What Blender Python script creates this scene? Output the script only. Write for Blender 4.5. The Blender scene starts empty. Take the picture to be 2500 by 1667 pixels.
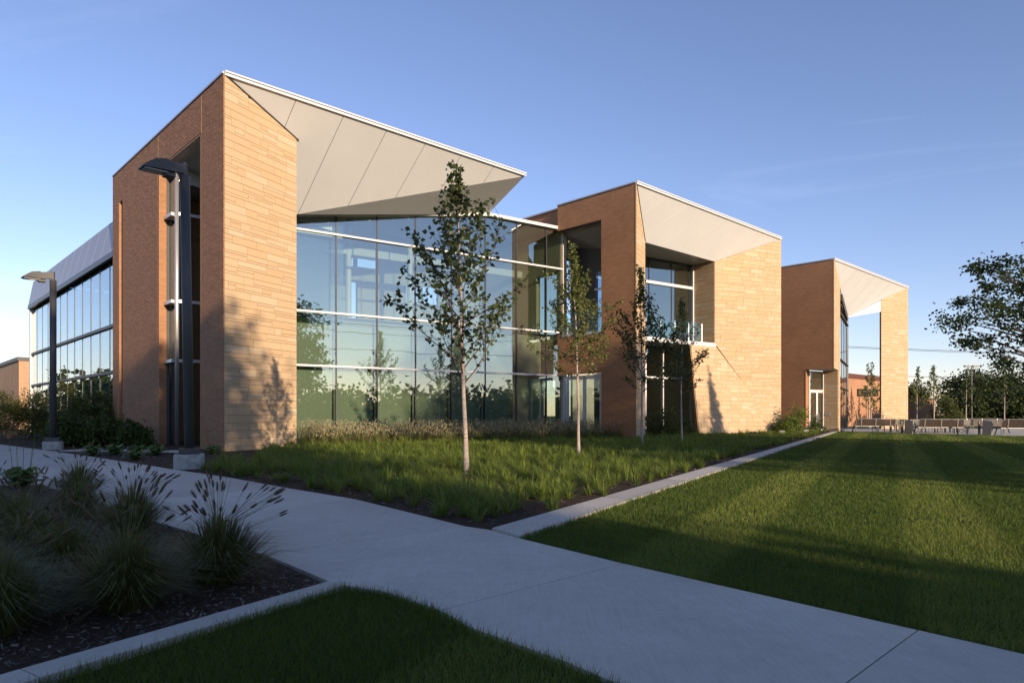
import bpy, math, random
import numpy as np
from mathutils import Vector, Matrix

random.seed(7)
rng = np.random.default_rng(7)
scene = bpy.context.scene
C = scene.collection
RAD = math.radians

# ------------------------------------------------------------------ camera, sky, sun, exposure
EYE = 1.15
cd = bpy.data.cameras.new('camera')
cam = bpy.data.objects.new('camera', cd); C.objects.link(cam)
cam.location = (0, 0, EYE); cam.rotation_euler = (RAD(90), 0, 0)
cd.lens = 24.19; cd.sensor_width = 36; cd.shift_y = 0.0718
cd.clip_start = 0.1; cd.clip_end = 3000
scene.camera = cam

SUN_ELEV = 13.0
SUN_AZ = Vector((0.56, -0.83)).normalized()
SUN_DIR = Vector((SUN_AZ.x*math.cos(RAD(SUN_ELEV)), SUN_AZ.y*math.cos(RAD(SUN_ELEV)), math.sin(RAD(SUN_ELEV))))
world = bpy.data.worlds.new('World'); scene.world = world; world.use_nodes = True
nt = world.node_tree; N = nt.nodes; L = nt.links
bg = N['Background']; bg.inputs['Strength'].default_value = 0.130
sky = N.new('ShaderNodeTexSky'); sky.sky_type = 'NISHITA'; sky.sun_disc = False
sky.sun_elevation = RAD(SUN_ELEV); sky.sun_rotation = math.atan2(SUN_AZ.x, SUN_AZ.y)
sky.altitude = 300; sky.air_density = 1.0; sky.dust_density = 0.12; sky.ozone_density = 3.0
# thin high cirrus, laid on a plane overhead so that it flattens towards the horizon
tc = N.new('ShaderNodeTexCoord'); sep = N.new('ShaderNodeSeparateXYZ'); L.new(tc.outputs['Generated'], sep.inputs[0])
def wmath(op, a, b=None, clamp=False):
    n = N.new('ShaderNodeMath'); n.operation = op; n.use_clamp = clamp
    for i, x in enumerate((a, b)):
        if x is None: continue
        if isinstance(x, (int, float)): n.inputs[i].default_value = x
        else: L.new(x, n.inputs[i])
    return n.outputs[0]
zz = wmath('MAXIMUM', sep.outputs['Z'], 0.02)
zz = wmath('ADD', zz, 0.06)
comb = N.new('ShaderNodeCombineXYZ')
L.new(wmath('DIVIDE', sep.outputs['X'], zz), comb.inputs[0]); L.new(wmath('DIVIDE', sep.outputs['Y'], zz), comb.inputs[1])
mp = N.new('ShaderNodeMapping'); mp.inputs['Scale'].default_value = (0.34, 0.85, 1); mp.inputs['Rotation'].default_value = (0, 0, RAD(18)); mp.inputs['Location'].default_value = (3.1, 0.4, 0)
L.new(comb.outputs[0], mp.inputs[0])
nz = N.new('ShaderNodeTexNoise'); nz.inputs['Scale'].default_value = 1.0; nz.inputs['Detail'].default_value = 9; nz.inputs['Roughness'].default_value = 0.62; nz.inputs['Distortion'].default_value = 0.7
L.new(mp.outputs[0], nz.inputs['Vector'])
cr = N.new('ShaderNodeValToRGB'); cr.color_ramp.elements[0].position = 0.585; cr.color_ramp.elements[1].position = 0.88
L.new(nz.outputs['Fac'], cr.inputs[0])
fac = wmath('MULTIPLY', cr.outputs[0], 0.40)
mixc = N.new('ShaderNodeMixRGB'); mixc.blend_type = 'ADD'
gam = N.new('ShaderNodeGamma'); gam.inputs[1].default_value = 1.0; L.new(sky.outputs[0], gam.inputs[0])
tnt = N.new('ShaderNodeMixRGB'); tnt.blend_type = 'MULTIPLY'; tnt.inputs[0].default_value = 1.0; tnt.inputs[2].default_value = (1.22, 0.97, 1.03, 1); L.new(gam.outputs[0], tnt.inputs[1])
L.new(fac, mixc.inputs[0]); L.new(tnt.outputs[0], mixc.inputs[1]); mixc.inputs[2].default_value = (2.3, 2.25, 2.3, 1)
L.new(mixc.outputs[0], bg.inputs['Color'])

ld = bpy.data.lights.new('sun', 'SUN'); ld.energy = 4.3; ld.angle = RAD(0.53); ld.color = (1.0, 0.78, 0.56)
sun = bpy.data.objects.new('sun', ld); C.objects.link(sun); sun.location = (40, -60, 30)
sun.rotation_euler = SUN_DIR.to_track_quat('Z', 'Y').to_euler()

scene.render.engine = 'CYCLES'
scene.view_settings.view_transform = 'Standard'; scene.view_settings.look = 'None'
scene.view_settings.exposure = 0.70; scene.view_settings.gamma = 1.0; scene.view_settings.use_curve_mapping = False
scene.cycles.max_bounces = 8; scene.cycles.transparent_max_bounces = 16; scene.cycles.glossy_bounces = 4
scene.cycles.caustics_reflective = False; scene.cycles.caustics_refractive = False
scene.cycles.sample_clamp_indirect = 6.0

# ------------------------------------------------------------------ materials
MATS = {}
def nodes_of(m):
    m.use_nodes = True
    return m.node_tree, m.node_tree.nodes, m.node_tree.links
def piece_random(nt):
    """one random number for every separate piece, whether it is an object or an island of a joined mesh"""
    g = nt.nodes.new('ShaderNodeNewGeometry'); o = nt.nodes.new('ShaderNodeObjectInfo')
    a = nt.nodes.new('ShaderNodeMath'); a.operation = 'ADD'
    nt.links.new(g.outputs['Random Per Island'], a.inputs[0]); nt.links.new(o.outputs['Random'], a.inputs[1])
    f = nt.nodes.new('ShaderNodeMath'); f.operation = 'FRACT'; nt.links.new(a.outputs[0], f.inputs[0])
    return f.outputs[0]
def ramp(nt, fac, stops):
    r = nt.nodes.new('ShaderNodeValToRGB'); nt.links.new(fac, r.inputs[0])
    els = r.color_ramp.elements
    while len(els) < len(stops): els.new(0.5)
    for e, (p, c) in zip(els, stops): e.position = p; e.color = (*c, 1)
    return r.outputs[0]
def noise(nt, scale, detail=4, rough=0.55, coord='Object', stretch=(1, 1, 1), dist=0.0):
    t = nt.nodes.new('ShaderNodeTexCoord'); m = nt.nodes.new('ShaderNodeMapping'); m.inputs['Scale'].default_value = stretch
    nt.links.new(t.outputs[coord], m.inputs[0])
    n = nt.nodes.new('ShaderNodeTexNoise'); n.inputs['Scale'].default_value = scale; n.inputs['Detail'].default_value = detail
    n.inputs['Roughness'].default_value = rough; n.inputs['Distortion'].default_value = dist
    nt.links.new(m.outputs[0], n.inputs['Vector'])
    return n.outputs['Fac']
def mixcol(nt, fac, a, b, mode='MIX'):
    m = nt.nodes.new('ShaderNodeMixRGB'); m.blend_type = mode
    for i, x in ((0, fac), (1, a), (2, b)):
        if isinstance(x, (int, float)): m.inputs[i].default_value = x
        elif isinstance(x, tuple): m.inputs[i].default_value = (*x, 1)
        else: nt.links.new(x, m.inputs[i])
    return m.outputs[0]
def bump(nt, h, strength=0.3, dist=0.01):
    b = nt.nodes.new('ShaderNodeBump'); b.inputs['Strength'].default_value = strength; b.inputs['Distance'].default_value = dist
    nt.links.new(h, b.inputs['Height']); return b.outputs[0]
def plain(name, col, rough=0.6, metal=0.0, nscale=None, namp=0.15, spec=0.5, bmp=0):
    m = bpy.data.materials.new(name); nt, n, l = nodes_of(m); p = n['Principled BSDF']
    p.inputs['Roughness'].default_value = rough; p.inputs['Metallic'].default_value = metal; p.inputs['Specular IOR Level'].default_value = spec
    p.inputs['Base Color'].default_value = (*col, 1)
    if nscale:
        f = noise(nt, nscale)
        d = tuple(c*(1-namp) for c in col); b = tuple(min(1, c*(1+namp)) for c in col)
        l.new(ramp(nt, f, [(0.3, d), (0.7, b)]), p.inputs['Base Color'])
        if bmp: l.new(bump(nt, f, bmp), p.inputs['Normal'])
    MATS[name] = m; return m

def make_stone():
    m = bpy.data.materials.new('sandstone'); nt, n, l = nodes_of(m); p = n['Principled BSDF']; p.inputs['Roughness'].default_value = 0.85
    c = ramp(nt, piece_random(nt), [(0.0, (.485, .335, .185)), (0.4, (.51, .358, .205)), (0.75, (.525, .378, .222)), (0.96, (.54, .415, .27)), (1.0, (.49, .33, .175))])
    f = noise(nt, 1.6, 6, 0.6, stretch=(1, 1, 5)); g = noise(nt, 22, 5, 0.6, stretch=(1, 1, 2.5))
    c = mixcol(nt, ramp(nt, f, [(0.35, (0, 0, 0)), (0.7, (1, 1, 1))]), c, mixcol(nt, 0.16, c, (.36, .24, .12)))
    c = mixcol(nt, 0.07, c, ramp(nt, g, [(0.3, (.25, .2, .14)), (0.7, (.72, .65, .5))]))
    l.new(c, p.inputs['Base Color']); l.new(bump(nt, g, 0.10, 0.004), p.inputs['Normal'])
    MATS['stone'] = m
make_stone()
plain('stone_joint', (.20, .12, .05), 0.9)

def make_brick_pieces():
    m = bpy.data.materials.new('brick_clay'); nt, n, l = nodes_of(m); p = n['Principled BSDF']; p.inputs['Roughness'].default_value = 0.75
    c = ramp(nt, piece_random(nt), [(0, (.27, .125, .055)), (0.5, (.32, .155, .072)), (1, (.37, .185, .09))])
    g = noise(nt, 30, 4)
    c = mixcol(nt, 0.2, c, ramp(nt, g, [(0.3, (.18, .09, .05)), (0.7, (.5, .3, .18))]))
    l.new(c, p.inputs['Base Color']); l.new(bump(nt, g, 0.25, 0.004), p.inputs['Normal'])
    MATS['brick'] = m
make_brick_pieces()
plain('mortar', (.42, .27, .16), 0.95, nscale=8)

def make_brick_wall(name, c1, c2, mo, bw=0.305, rh=0.08):
    m = bpy.data.materials.new(name); nt, n, l = nodes_of(m); p = n['Principled BSDF']; p.inputs['Roughness'].default_value = 0.8
    u = n.new('ShaderNodeUVMap'); u.uv_map = 'uv'
    b = n.new('ShaderNodeTexBrick'); l.new(u.outputs[0], b.inputs['Vector'])
    b.inputs['Scale'].default_value = 1.0; b.inputs['Brick Width'].default_value = bw; b.inputs['Row Height'].default_value = rh
    b.inputs['Mortar Size'].default_value = 0.007; b.inputs['Mortar Smooth'].default_value = 0.2; b.inputs['Bias'].default_value = 0.0
    b.inputs['Color1'].default_value = (*c1, 1); b.inputs['Color2'].default_value = (*c2, 1); b.inputs['Mortar'].default_value = (*mo, 1)
    f = noise(nt, 0.5, 5); c = mixcol(nt, 0.25, b.outputs['Color'], ramp(nt, f, [(0.3, tuple(x*.7 for x in c1)), (0.7, tuple(x*1.25 for x in c2))]))
    l.new(c, p.inputs['Base Color'])
    iv = n.new('ShaderNodeMath'); iv.operation = 'SUBTRACT'; iv.inputs[0].default_value = 1; l.new(b.outputs['Fac'], iv.inputs[1])
    l.new(bump(nt, iv.outputs[0], 0.5, 0.008), p.inputs['Normal'])
    MATS[name] = m
make_brick_wall('brick_masonry', (.29, .135, .06), (.39, .19, .088), (.44, .27, .15))
make_brick_wall('pale_brick_masonry', (.42, .25, .14), (.50, .31, .18), (.35, .25, .17))
make_brick_wall('atrium_brick', (.60, .52, .38), (.68, .60, .45), (.30, .24, .16))
make_brick_wall('old_brick_masonry', (.36, .17, .08), (.44, .23, .12), (.38, .26, .16))
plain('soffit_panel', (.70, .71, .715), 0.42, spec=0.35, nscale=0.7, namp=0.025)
plain('white_metal', (.64, .64, .63), 0.4, spec=0.4)
plain('silver_metal', (.62, .62, .62), 0.35, metal=0.7)
plain('fascia_metal', (.30, .31, .36), 0.4, metal=0.0)
plain('dark_metal', (.045, .045, .05), 0.4, metal=0.3)
plain('lamp_metal', (.065, .063, .06), 0.5, metal=0.0)
plain('door_metal', (.52, .53, .54), 0.4, metal=0.5)
plain('dark_joint', (.03, .028, .025), 0.8)
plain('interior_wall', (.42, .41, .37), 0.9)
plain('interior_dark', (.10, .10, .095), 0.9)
plain('dark_panel', (.035, .035, .035), 0.5)
plain('roof_membrane', (.35, .34, .33), 0.9)
plain('shade_cloth', (.56, .56, .45), 0.95)
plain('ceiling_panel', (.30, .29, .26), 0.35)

def make_glass(name, tint, ior, base=0.0):
    m = bpy.data.materials.new(name); nt, n, l = nodes_of(m); n.remove(n['Principled BSDF']); out = n['Material Output']
    tr = n.new('ShaderNodeBsdfTransparent'); tr.inputs[0].default_value = (*tint, 1)
    gl = n.new('ShaderNodeBsdfGlossy'); gl.inputs['Roughness'].default_value = 0.0; gl.inputs['Color'].default_value = (.93, .97, .97, 1)
    lw = n.new('ShaderNodeLayerWeight'); lw.inputs['Blend'].default_value = 0.5
    pw = n.new('ShaderNodeMath'); pw.operation = 'POWER'; l.new(lw.outputs['Facing'], pw.inputs[0]); pw.inputs[1].default_value = 4.0
    sc_ = n.new('ShaderNodeMath'); sc_.operation = 'MULTIPLY_ADD'; l.new(pw.outputs[0], sc_.inputs[0]); sc_.inputs[1].default_value = 1-ior; sc_.inputs[2].default_value = ior
    t4 = n.new('ShaderNodeTexCoord'); n4 = n.new('ShaderNodeTexNoise'); n4.noise_dimensions = '4D'; n4.inputs['Scale'].default_value = .6; n4.inputs['Detail'].default_value = 1.5
    oi = n.new('ShaderNodeObjectInfo'); w4 = n.new('ShaderNodeMath'); w4.operation = 'MULTIPLY'; w4.inputs[1].default_value = 40; l.new(oi.outputs['Random'], w4.inputs[0]); l.new(w4.outputs[0], n4.inputs['W']); l.new(t4.outputs['Object'], n4.inputs['Vector'])
    l.new(bump(nt, n4.outputs['Fac'], 0.10, 0.03), gl.inputs['Normal'])
    mx = n.new('ShaderNodeMixShader'); l.new(sc_.outputs[0], mx.inputs[0]); l.new(tr.outputs[0], mx.inputs[1]); l.new(gl.outputs[0], mx.inputs[2])
    l.new(mx.outputs[0], out.inputs['Surface']); MATS[name] = m
make_glass('window_glass', (.76, .83, .77), .21)
make_glass('wing_glass', (.55, .70, .80), .14)
make_glass('rail_glass', (.82, .92, .89), .06)

def make_concrete():
    m = bpy.data.materials.new('concrete'); nt, n, l = nodes_of(m); p = n['Principled BSDF']; p.inputs['Roughness'].default_value = 0.85; p.inputs['Specular IOR Level'].default_value = 0.3
    a = noise(nt, 0.8, 7, 0.62, dist=0.5); b = noise(nt, 9, 6, 0.65); c3 = noise(nt, 120, 3, 0.7)
    c = ramp(nt, a, [(0.25, (.42, .385, .315)), (0.52, (.55, .51, .425)), (0.78, (.68, .64, .555))])
    c = mixcol(nt, 0.35, c, ramp(nt, b, [(0.3, (.36, .34, .295)), (0.75, (.62, .595, .54))]))
    c = mixcol(nt, 0.22, c, ramp(nt, c3, [(0.3, (.28, .27, .24)), (0.75, (.70, .68, .64))]))
    pr = piece_random(nt); c = mixcol(nt, 1.0, c, ramp(nt, pr, [(0, (.86, .85, .84)), (1, (1.06, 1.06, 1.06))]), 'MULTIPLY')
    br = noise(nt, 60, 2, 0.5, stretch=(1.0, .06, 1)); st = noise(nt, 2.3, 6, 0.7, dist=1.2)
    c = mixcol(nt, ramp(nt, st, [(0.60, (0, 0, 0)), (0.74, (.30, .30, .30))]), c, (.33, .305, .265))
    c = mixcol(nt, 0.10, c, ramp(nt, br, [(0.35, (.22, .21, .2)), (0.65, (.6, .59, .57))]))
    mh = n.new('ShaderNodeMath'); mh.operation = 'ADD'; l.new(c3, mh.inputs[0]); l.new(br, mh.inputs[1])
    l.new(c, p.inputs['Base Color']); l.new(bump(nt, mh.outputs[0], 0.3, 0.004), p.inputs['Normal']); MATS['concrete'] = m
make_concrete()

def make_soil(name, c1, c2, c3):
    m = bpy.data.materials.new(name); nt, n, l = nodes_of(m); p = n['Principled BSDF']; p.inputs['Roughness'].default_value = 0.95; p.inputs['Specular IOR Level'].default_value = 0.1
    a = noise(nt, 45, 6, 0.7); b = noise(nt, 1.2, 4)
    c = mixcol(nt, 0.35, ramp(nt, a, [(0.35, c1), (0.55, c2), (0.72, c3)]), ramp(nt, b, [(0.3, c1), (0.7, c2)]))
    l.new(c, p.inputs['Base Color']); l.new(bump(nt, a, 0.7, 0.03), p.inputs['Normal']); MATS[name] = m
make_soil('mulch_soil', (.035, .025, .018), (.07, .05, .035), (.15, .115, .085))
make_soil('lawn_soil', (.030, .045, .012), (.050, .075, .018), (.075, .10, .028))
make_soil('far_ground', (.05, .07, .025), (.06, .085, .03), (.08, .10, .04))

def make_leaf(name, dark, light, trans=0.35, rough=0.55, striped=False, spec=0.25):
    m = bpy.data.materials.new(name); nt, n, l = nodes_of(m); p = n['Principled BSDF']; out = n['Material Output']
    p.inputs['Roughness'].default_value = rough; p.inputs['Specular IOR Level'].default_value = spec
    c = ramp(nt, piece_random(nt), [(0, dark), (0.8, light), (1, tuple(min(1, x*1.35) for x in light))])
    if striped:  # regular darker bands multiplied into the blade colour
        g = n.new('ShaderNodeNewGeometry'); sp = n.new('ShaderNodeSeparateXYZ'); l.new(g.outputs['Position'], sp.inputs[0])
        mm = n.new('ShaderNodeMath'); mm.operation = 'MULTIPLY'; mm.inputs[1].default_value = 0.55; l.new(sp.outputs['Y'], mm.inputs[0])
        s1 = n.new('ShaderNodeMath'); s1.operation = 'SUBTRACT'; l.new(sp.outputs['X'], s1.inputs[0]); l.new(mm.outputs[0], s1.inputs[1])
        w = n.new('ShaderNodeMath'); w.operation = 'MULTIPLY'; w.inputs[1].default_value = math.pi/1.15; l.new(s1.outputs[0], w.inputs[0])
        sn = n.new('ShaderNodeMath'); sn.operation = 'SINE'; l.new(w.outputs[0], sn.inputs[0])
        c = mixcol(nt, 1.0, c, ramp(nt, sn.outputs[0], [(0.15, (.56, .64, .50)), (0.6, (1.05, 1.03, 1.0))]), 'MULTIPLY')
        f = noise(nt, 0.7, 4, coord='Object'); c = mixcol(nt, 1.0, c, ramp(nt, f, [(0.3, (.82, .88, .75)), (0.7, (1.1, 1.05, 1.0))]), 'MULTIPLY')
    l.new(c, p.inputs['Base Color'])
    t = n.new('ShaderNodeBsdfTranslucent'); l.new(mixcol(nt, 0.35, c, (.16, .20, .03)), t.inputs[0])
    mx = n.new('ShaderNodeMixShader'); mx.inputs[0].default_value = trans
    l.new(p.outputs[0], mx.inputs[1]); l.new(t.outputs[0], mx.inputs[2]); l.new(mx.outputs[0], out.inputs['Surface']); MATS[name] = m
make_leaf('lawn_blade', (.115, .160, .030), (.175, .215, .048), 0.35, striped=True)
make_leaf('sedge_blade', (.105, .16, .026), (.18, .23, .044), 0.4)
make_leaf('fountain_blade', (.10, .112, .038), (.18, .18, .068), 0.35)
make_leaf('plume', (.13, .105, .06), (.22, .18, .105), 0.3, 0.9)  # near clumps: darker copy, their shade is put into the colour
make_leaf('sunlit_plume', (.28, .25, .13), (.42, .37, .22), 0.35, 0.9)  # same seed heads by the glass, lightened to look sunlit
make_leaf('birch_leaf', (.034, .056, .016), (.070, .095, .028), 0.3, 0.5, spec=0.35)
make_leaf('sunlit_birch_leaf', (.085, .11, .026), (.16, .175, .05), 0.4, 0.5)  # lighter copy of the birch leaf, sunlight put into its colour
make_leaf('oak_leaf', (.026, .042, .013), (.050, .070, .020), 0.25, 0.5)
make_leaf('far_leaf', (.020, .034, .012), (.045, .062, .018), 0.25, 0.6)
make_leaf('olive_leaf', (.075, .095, .028), (.12, .14, .045), 0.3, 0.6)
make_leaf('shrub_leaf', (.035, .060, .015), (.075, .105, .026), 0.3, 0.55)
make_leaf('viburnum_leaf', (.042, .062, .017), (.115, .125, .034), 0.35, 0.5)
make_leaf('hosta_leaf', (.06, .11, .03), (.11, .17, .045), 0.3, 0.4)
make_leaf('bright_shrub_leaf', (.07, .12, .02), (.13, .19, .035), 0.35, 0.5)
make_leaf('mulch_chip', (.065, .05, .04), (.19, .155, .125), 0.0, 0.9)

def make_bark(name, base, mark, scale):
    m = bpy.data.materials.new(name); nt, n, l = nodes_of(m); p = n['Principled BSDF']; p.inputs['Roughness'].default_value = 0.85
    a = noise(nt, scale, 5, 0.6, stretch=(1, 1, 3.5)); b = noise(nt, scale*0.35, 4, 0.6, stretch=(1, 1, 0.6))
    c = mixcol(nt, ramp(nt, a, [(0.55, (0, 0, 0)), (0.61, (1, 1, 1))]), base, mark)
    c = mixcol(nt, 0.4, c, ramp(nt, b, [(0.35, tuple(x*.7 for x in base)), (0.65, (min(1, base[0]*1.15), base[1]*1.02, base[2]*.92))]))
    l.new(c, p.inputs['Base Color']); l.new(bump(nt, a, 0.5, 0.01), p.inputs['Normal']); MATS[name] = m
make_bark('birch_bark', (.40, .34, .29), (.07, .05, .04), 14)
plain('twig_bark', (.10, .065, .05), 0.9, nscale=20)
plain('dark_bark', (.07, .055, .045), 0.95, nscale=10)
plain('bench_wood', (.045, .028, .019), 0.55, nscale=6, namp=0.3)
plain('bench_metal', (.34, .33, .30), 0.4, metal=0.5)
plain('chair_metal', (.085, .08, .06), 0.5, metal=0.2)
plain('sign_face', (.02, .018, .015), 0.4)
plain('gold_letters', (.45, .32, .10), 0.4, metal=0.6)
plain('wire', (.015, .015, .017), 0.6)
plain('pole_wood', (.12, .09, .065), 0.9, nscale=6)
plain('cast_concrete', (.36, .36, .34), 0.9, nscale=12, namp=0.25, bmp=0.3)
plain('lens', (.5, .5, .45), 0.1)
plain('asphalt', (.05, .05, .05), 0.9, nscale=40, namp=0.3)
plain('car_red', (.35, .02, .03), 0.25)
plain('car_white', (.7, .7, .7), 0.25)
plain('car_blue', (.04, .08, .2), 0.25)
plain('tyre', (.02, .02, .02), 0.8)
plain('car_glass', (.02, .025, .03), 0.05)

# ------------------------------------------------------------------ mesh helpers
def wloc(o):
    v = Vector((0, 0, 0))
    while o is not None: v = v + o.location; o = o.parent
    return v
def set_uv(me):
    """metre-true box mapping: u along the horizontal of each face, v upwards"""
    n = len(me.loops)
    if n == 0: return
    uv = me.uv_layers.new(name='uv')
    co = np.empty(len(me.vertices)*3); me.vertices.foreach_get('co', co); co = co.reshape(-1, 3)
    li = np.empty(n, dtype=np.int32); me.loops.foreach_get('vertex_index', li)
    pn = np.empty(len(me.polygons)*3); me.polygons.foreach_get('normal', pn); pn = pn.reshape(-1, 3)
    tot = np.empty(len(me.polygons), dtype=np.int32); me.polygons.foreach_get('loop_total', tot)
    ln = np.repeat(pn, tot, axis=0)
    h = np.stack([-ln[:, 1], ln[:, 0]], 1); hl = np.linalg.norm(h, axis=1, keepdims=True)
    flat = hl[:, 0] < 0.2
    h = np.where(hl > 1e-6, h/np.maximum(hl, 1e-6), np.array([[1.0, 0.0]]))
    p = co[li]
    u = (p[:, :2]*h).sum(1); v = p[:, 2].copy()
    u[flat] = p[flat, 0]; v[flat] = p[flat, 1]
    uv.data.foreach_set('uv', np.stack([u, v], 1).ravel())
class MB:
    def __init__(s): s.v = []; s.f = []; s.mi = []; s.m = 0
    def poly(s, pts):
        b = len(s.v); s.v += [tuple(p) for p in pts]; s.f.append(tuple(range(b, b+len(pts)))); s.mi.append(s.m)
    def prism(s, front, off, back=True):
        """front: polygon; off: vector from front face to back face"""
        b = len(s.v); k = len(front); off = Vector(off)
        s.v += [tuple(p) for p in front] + [tuple(Vector(p)+off) for p in front]
        s.f.append(tuple(range(b, b+k))); s.mi.append(s.m)
        if back: s.f.append(tuple(range(b+2*k-1, b+k-1, -1))); s.mi.append(s.m)
        for i in range(k):
            j = (i+1) % k; s.f.append((b+i, b+k+i, b+k+j, b+j)); s.mi.append(s.m)
    def box(s, c, x, y, z):
        c, x, y, z = Vector(c), Vector(x), Vector(y), Vector(z)
        s.prism([c-x-y-z, c+x-y-z, c+x-y+z, c-x-y+z], 2*y)
    def abox(s, c, d):
        s.box(c, (d[0]/2, 0, 0), (0, d[1]/2, 0), (0, 0, d[2]/2))
    def beam(s, p, q, w, h, up=(0, 0, 1)):
        p, q = Vector(p), Vector(q); d = (q-p); u = Vector(up); a = d.cross(u).normalized(); b = a.cross(d).normalized()
        s.prism([p-a*w/2-b*h/2, p+a*w/2-b*h/2, p+a*w/2+b*h/2, p-a*w/2+b*h/2], d)
    def tube(s, pts, rad, n=6, cap=True):
        b = len(s.v); pts = [Vector(p) for p in pts]; k = len(pts)
        for i, p in enumerate(pts):
            d = (pts[min(i+1, k-1)] - pts[max(i-1, 0)]).normalized()
            a = d.cross(Vector((0.31, 0.95, 0.05)) if abs(d.z) > .6 else Vector((0, 0, 1))).normalized(); c = d.cross(a)
            r = rad[i] if hasattr(rad, '__len__') else rad
            for j in range(n):
                t = 2*math.pi*j/n; s.v.append(tuple(p + a*(r*math.cos(t)) + c*(r*math.sin(t))))
        for i in range(k-1):
            for j in range(n):
                jj = (j+1) % n; s.f.append((b+i*n+j, b+i*n+jj, b+(i+1)*n+jj, b+(i+1)*n+j)); s.mi.append(s.m)
        if cap:
            s.f.append(tuple(b+j for j in range(n-1, -1, -1))); s.mi.append(s.m)
            s.f.append(tuple(b+(k-1)*n+j for j in range(n))); s.mi.append(s.m)
    def build(s, name, mats, parent=None, local=False, smooth=False, **props):
        me = bpy.data.meshes.new(name)
        off = wloc(parent) if (parent is not None and not local) else Vector((0, 0, 0))
        me.from_pydata([(x-off.x, y-off.y, z-off.z) for x, y, z in s.v], [], s.f)
        if not isinstance(mats, (list, tuple)): mats = [mats]
        for m in mats: me.materials.append(MATS[m])
        if len(mats) > 1: me.polygons.foreach_set('material_index', s.mi)
        if smooth: me.polygons.foreach_set('use_smooth', [True]*len(me.polygons))
        me.update(); set_uv(me)
        o = bpy.data.objects.new(name, me); C.objects.link(o)
        if parent is not None: o.parent = parent
        for k, v in props.items(): o[k] = v
        return o
def np_mesh(name, verts, tris, mat, parent=None, local=False, **props):
    """verts (n,3), tris (m,3) arrays"""
    me = bpy.data.meshes.new(name)
    v = np.asarray(verts, dtype=np.float32)
    if parent is not None and not local: v = v - np.array(wloc(parent), dtype=np.float32)
    t = np.asarray(tris, dtype=np.int32)
    me.vertices.add(len(v)); me.vertices.foreach_set('co', v.ravel())
    me.loops.add(t.size); me.loops.foreach_set('vertex_index', t.ravel())
    me.polygons.add(len(t)); me.polygons.foreach_set('loop_start', np.arange(0, t.size, 3, dtype=np.int32))
    me.materials.append(MATS[mat]); me.update(calc_edges=True)
    o = bpy.data.objects.new(name, me); C.objects.link(o)
    if parent is not None: o.parent = parent
    for k, x in props.items(): o[k] = x
    return o
def empty(name, loc, label=None, cat=None, group=None, rz=0.0):
    o = bpy.data.objects.new(name, None); C.objects.link(o); o.location = loc; o.rotation_euler.z = rz; o.empty_display_size = 0.3
    if label: o['label'] = label
    if cat: o['category'] = cat
    if group: o['group'] = group
    return o
def part(name, parent):
    o = bpy.data.objects.new(name, None); C.objects.link(o); o.parent = parent; o.empty_display_size = 0.2; return o
def copy_tree(o, parent=None):
    c = o.copy(); C.objects.link(c); c.parent = parent
    for ch in list(o.children): copy_tree(ch, c)
    return c
def V2(p, z): return Vector((p[0], p[1], z))
def gp(u, v, z=0.0):
    """a point of the ground plane surveyed from the photograph"""
    Y = (EYE-z)*1680/(v-1013); return Vector(((u-1250)/1680*Y, Y))
def clip_half(poly, p0, n):
    """keep the part of a 3D polygon where (p-p0).n >= 0"""
    out = []; k = len(poly)
    for i in range(k):
        a, b = poly[i], poly[(i+1) % k]; da = (a-p0).dot(n); db = (b-p0).dot(n)
        if da >= 0: out.append(a)
        if (da > 0 and db < 0) or (da < 0 and db > 0): out.append(a + (b-a)*(da/(da-db)))
    return out
def clip2(poly, win):
    """clip a 2D polygon with a convex counter-clockwise window"""
    for i in range(len(win)):
        a, b = win[i], win[(i+1) % len(win)]; nx, ny = -(b[1]-a[1]), b[0]-a[0]
        out = []
        for j in range(len(poly)):
            p, q = poly[j], poly[(j+1) % len(poly)]
            dp = (p[0]-a[0])*nx+(p[1]-a[1])*ny; dq = (q[0]-a[0])*nx+(q[1]-a[1])*ny
            if dp >= 0: out.append(p)
            if (dp > 0 and dq < 0) or (dp < 0 and dq > 0):
                t = dp/(dp-dq); out.append((p[0]+(q[0]-p[0])*t, p[1]+(q[1]-p[1])*t))
        poly = out
        if len(poly) < 3: return []
    return poly
def area2(p): return abs(sum(p[i][0]*p[(i+1) % len(p)][1]-p[(i+1) % len(p)][0]*p[i][1] for i in range(len(p))))/2

# ------------------------------------------------------------------ the building: survey frame
th = RAD(43.5)
D1 = Vector((math.cos(th), math.sin(th))); D2 = Vector((-D1.y, D1.x))
def dirn(vp): return Vector((vp-1250, 1680)).normalized()
DS = dirn(2050); DG = dirn(3700); D5 = dirn(5400); D3 = dirn(2300)
A1 = Vector((-9.101, 21.762)); A2 = Vector((5.758, 31.979)); A3 = Vector((22.270, 47.630))
B1 = A1 + D1*13.334; B2 = A2 + D1*14.737; B3 = A3 + D1*15.527
S1 = A1 + DS*3.169; S2 = A2 + DS*1.561; S3 = A3 + D3*3.258
G0 = Vector((-8.837, 28.117)); GK = G0 + DG*9.27; G1 = G0 + DG*13.937
C2 = B2 - D5*4.954; C3 = B3 - D5*3.123
ER = Vector((10.882, 41.4545)); EL = ER - DG*4.034
TOP = 12.0; FL2 = 5.29
BLD = empty('campus_building', (A1.x, A1.y, 0), 'long two storey building of brown brick, tan sandstone and glass with three folded white canopies', 'building')

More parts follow.
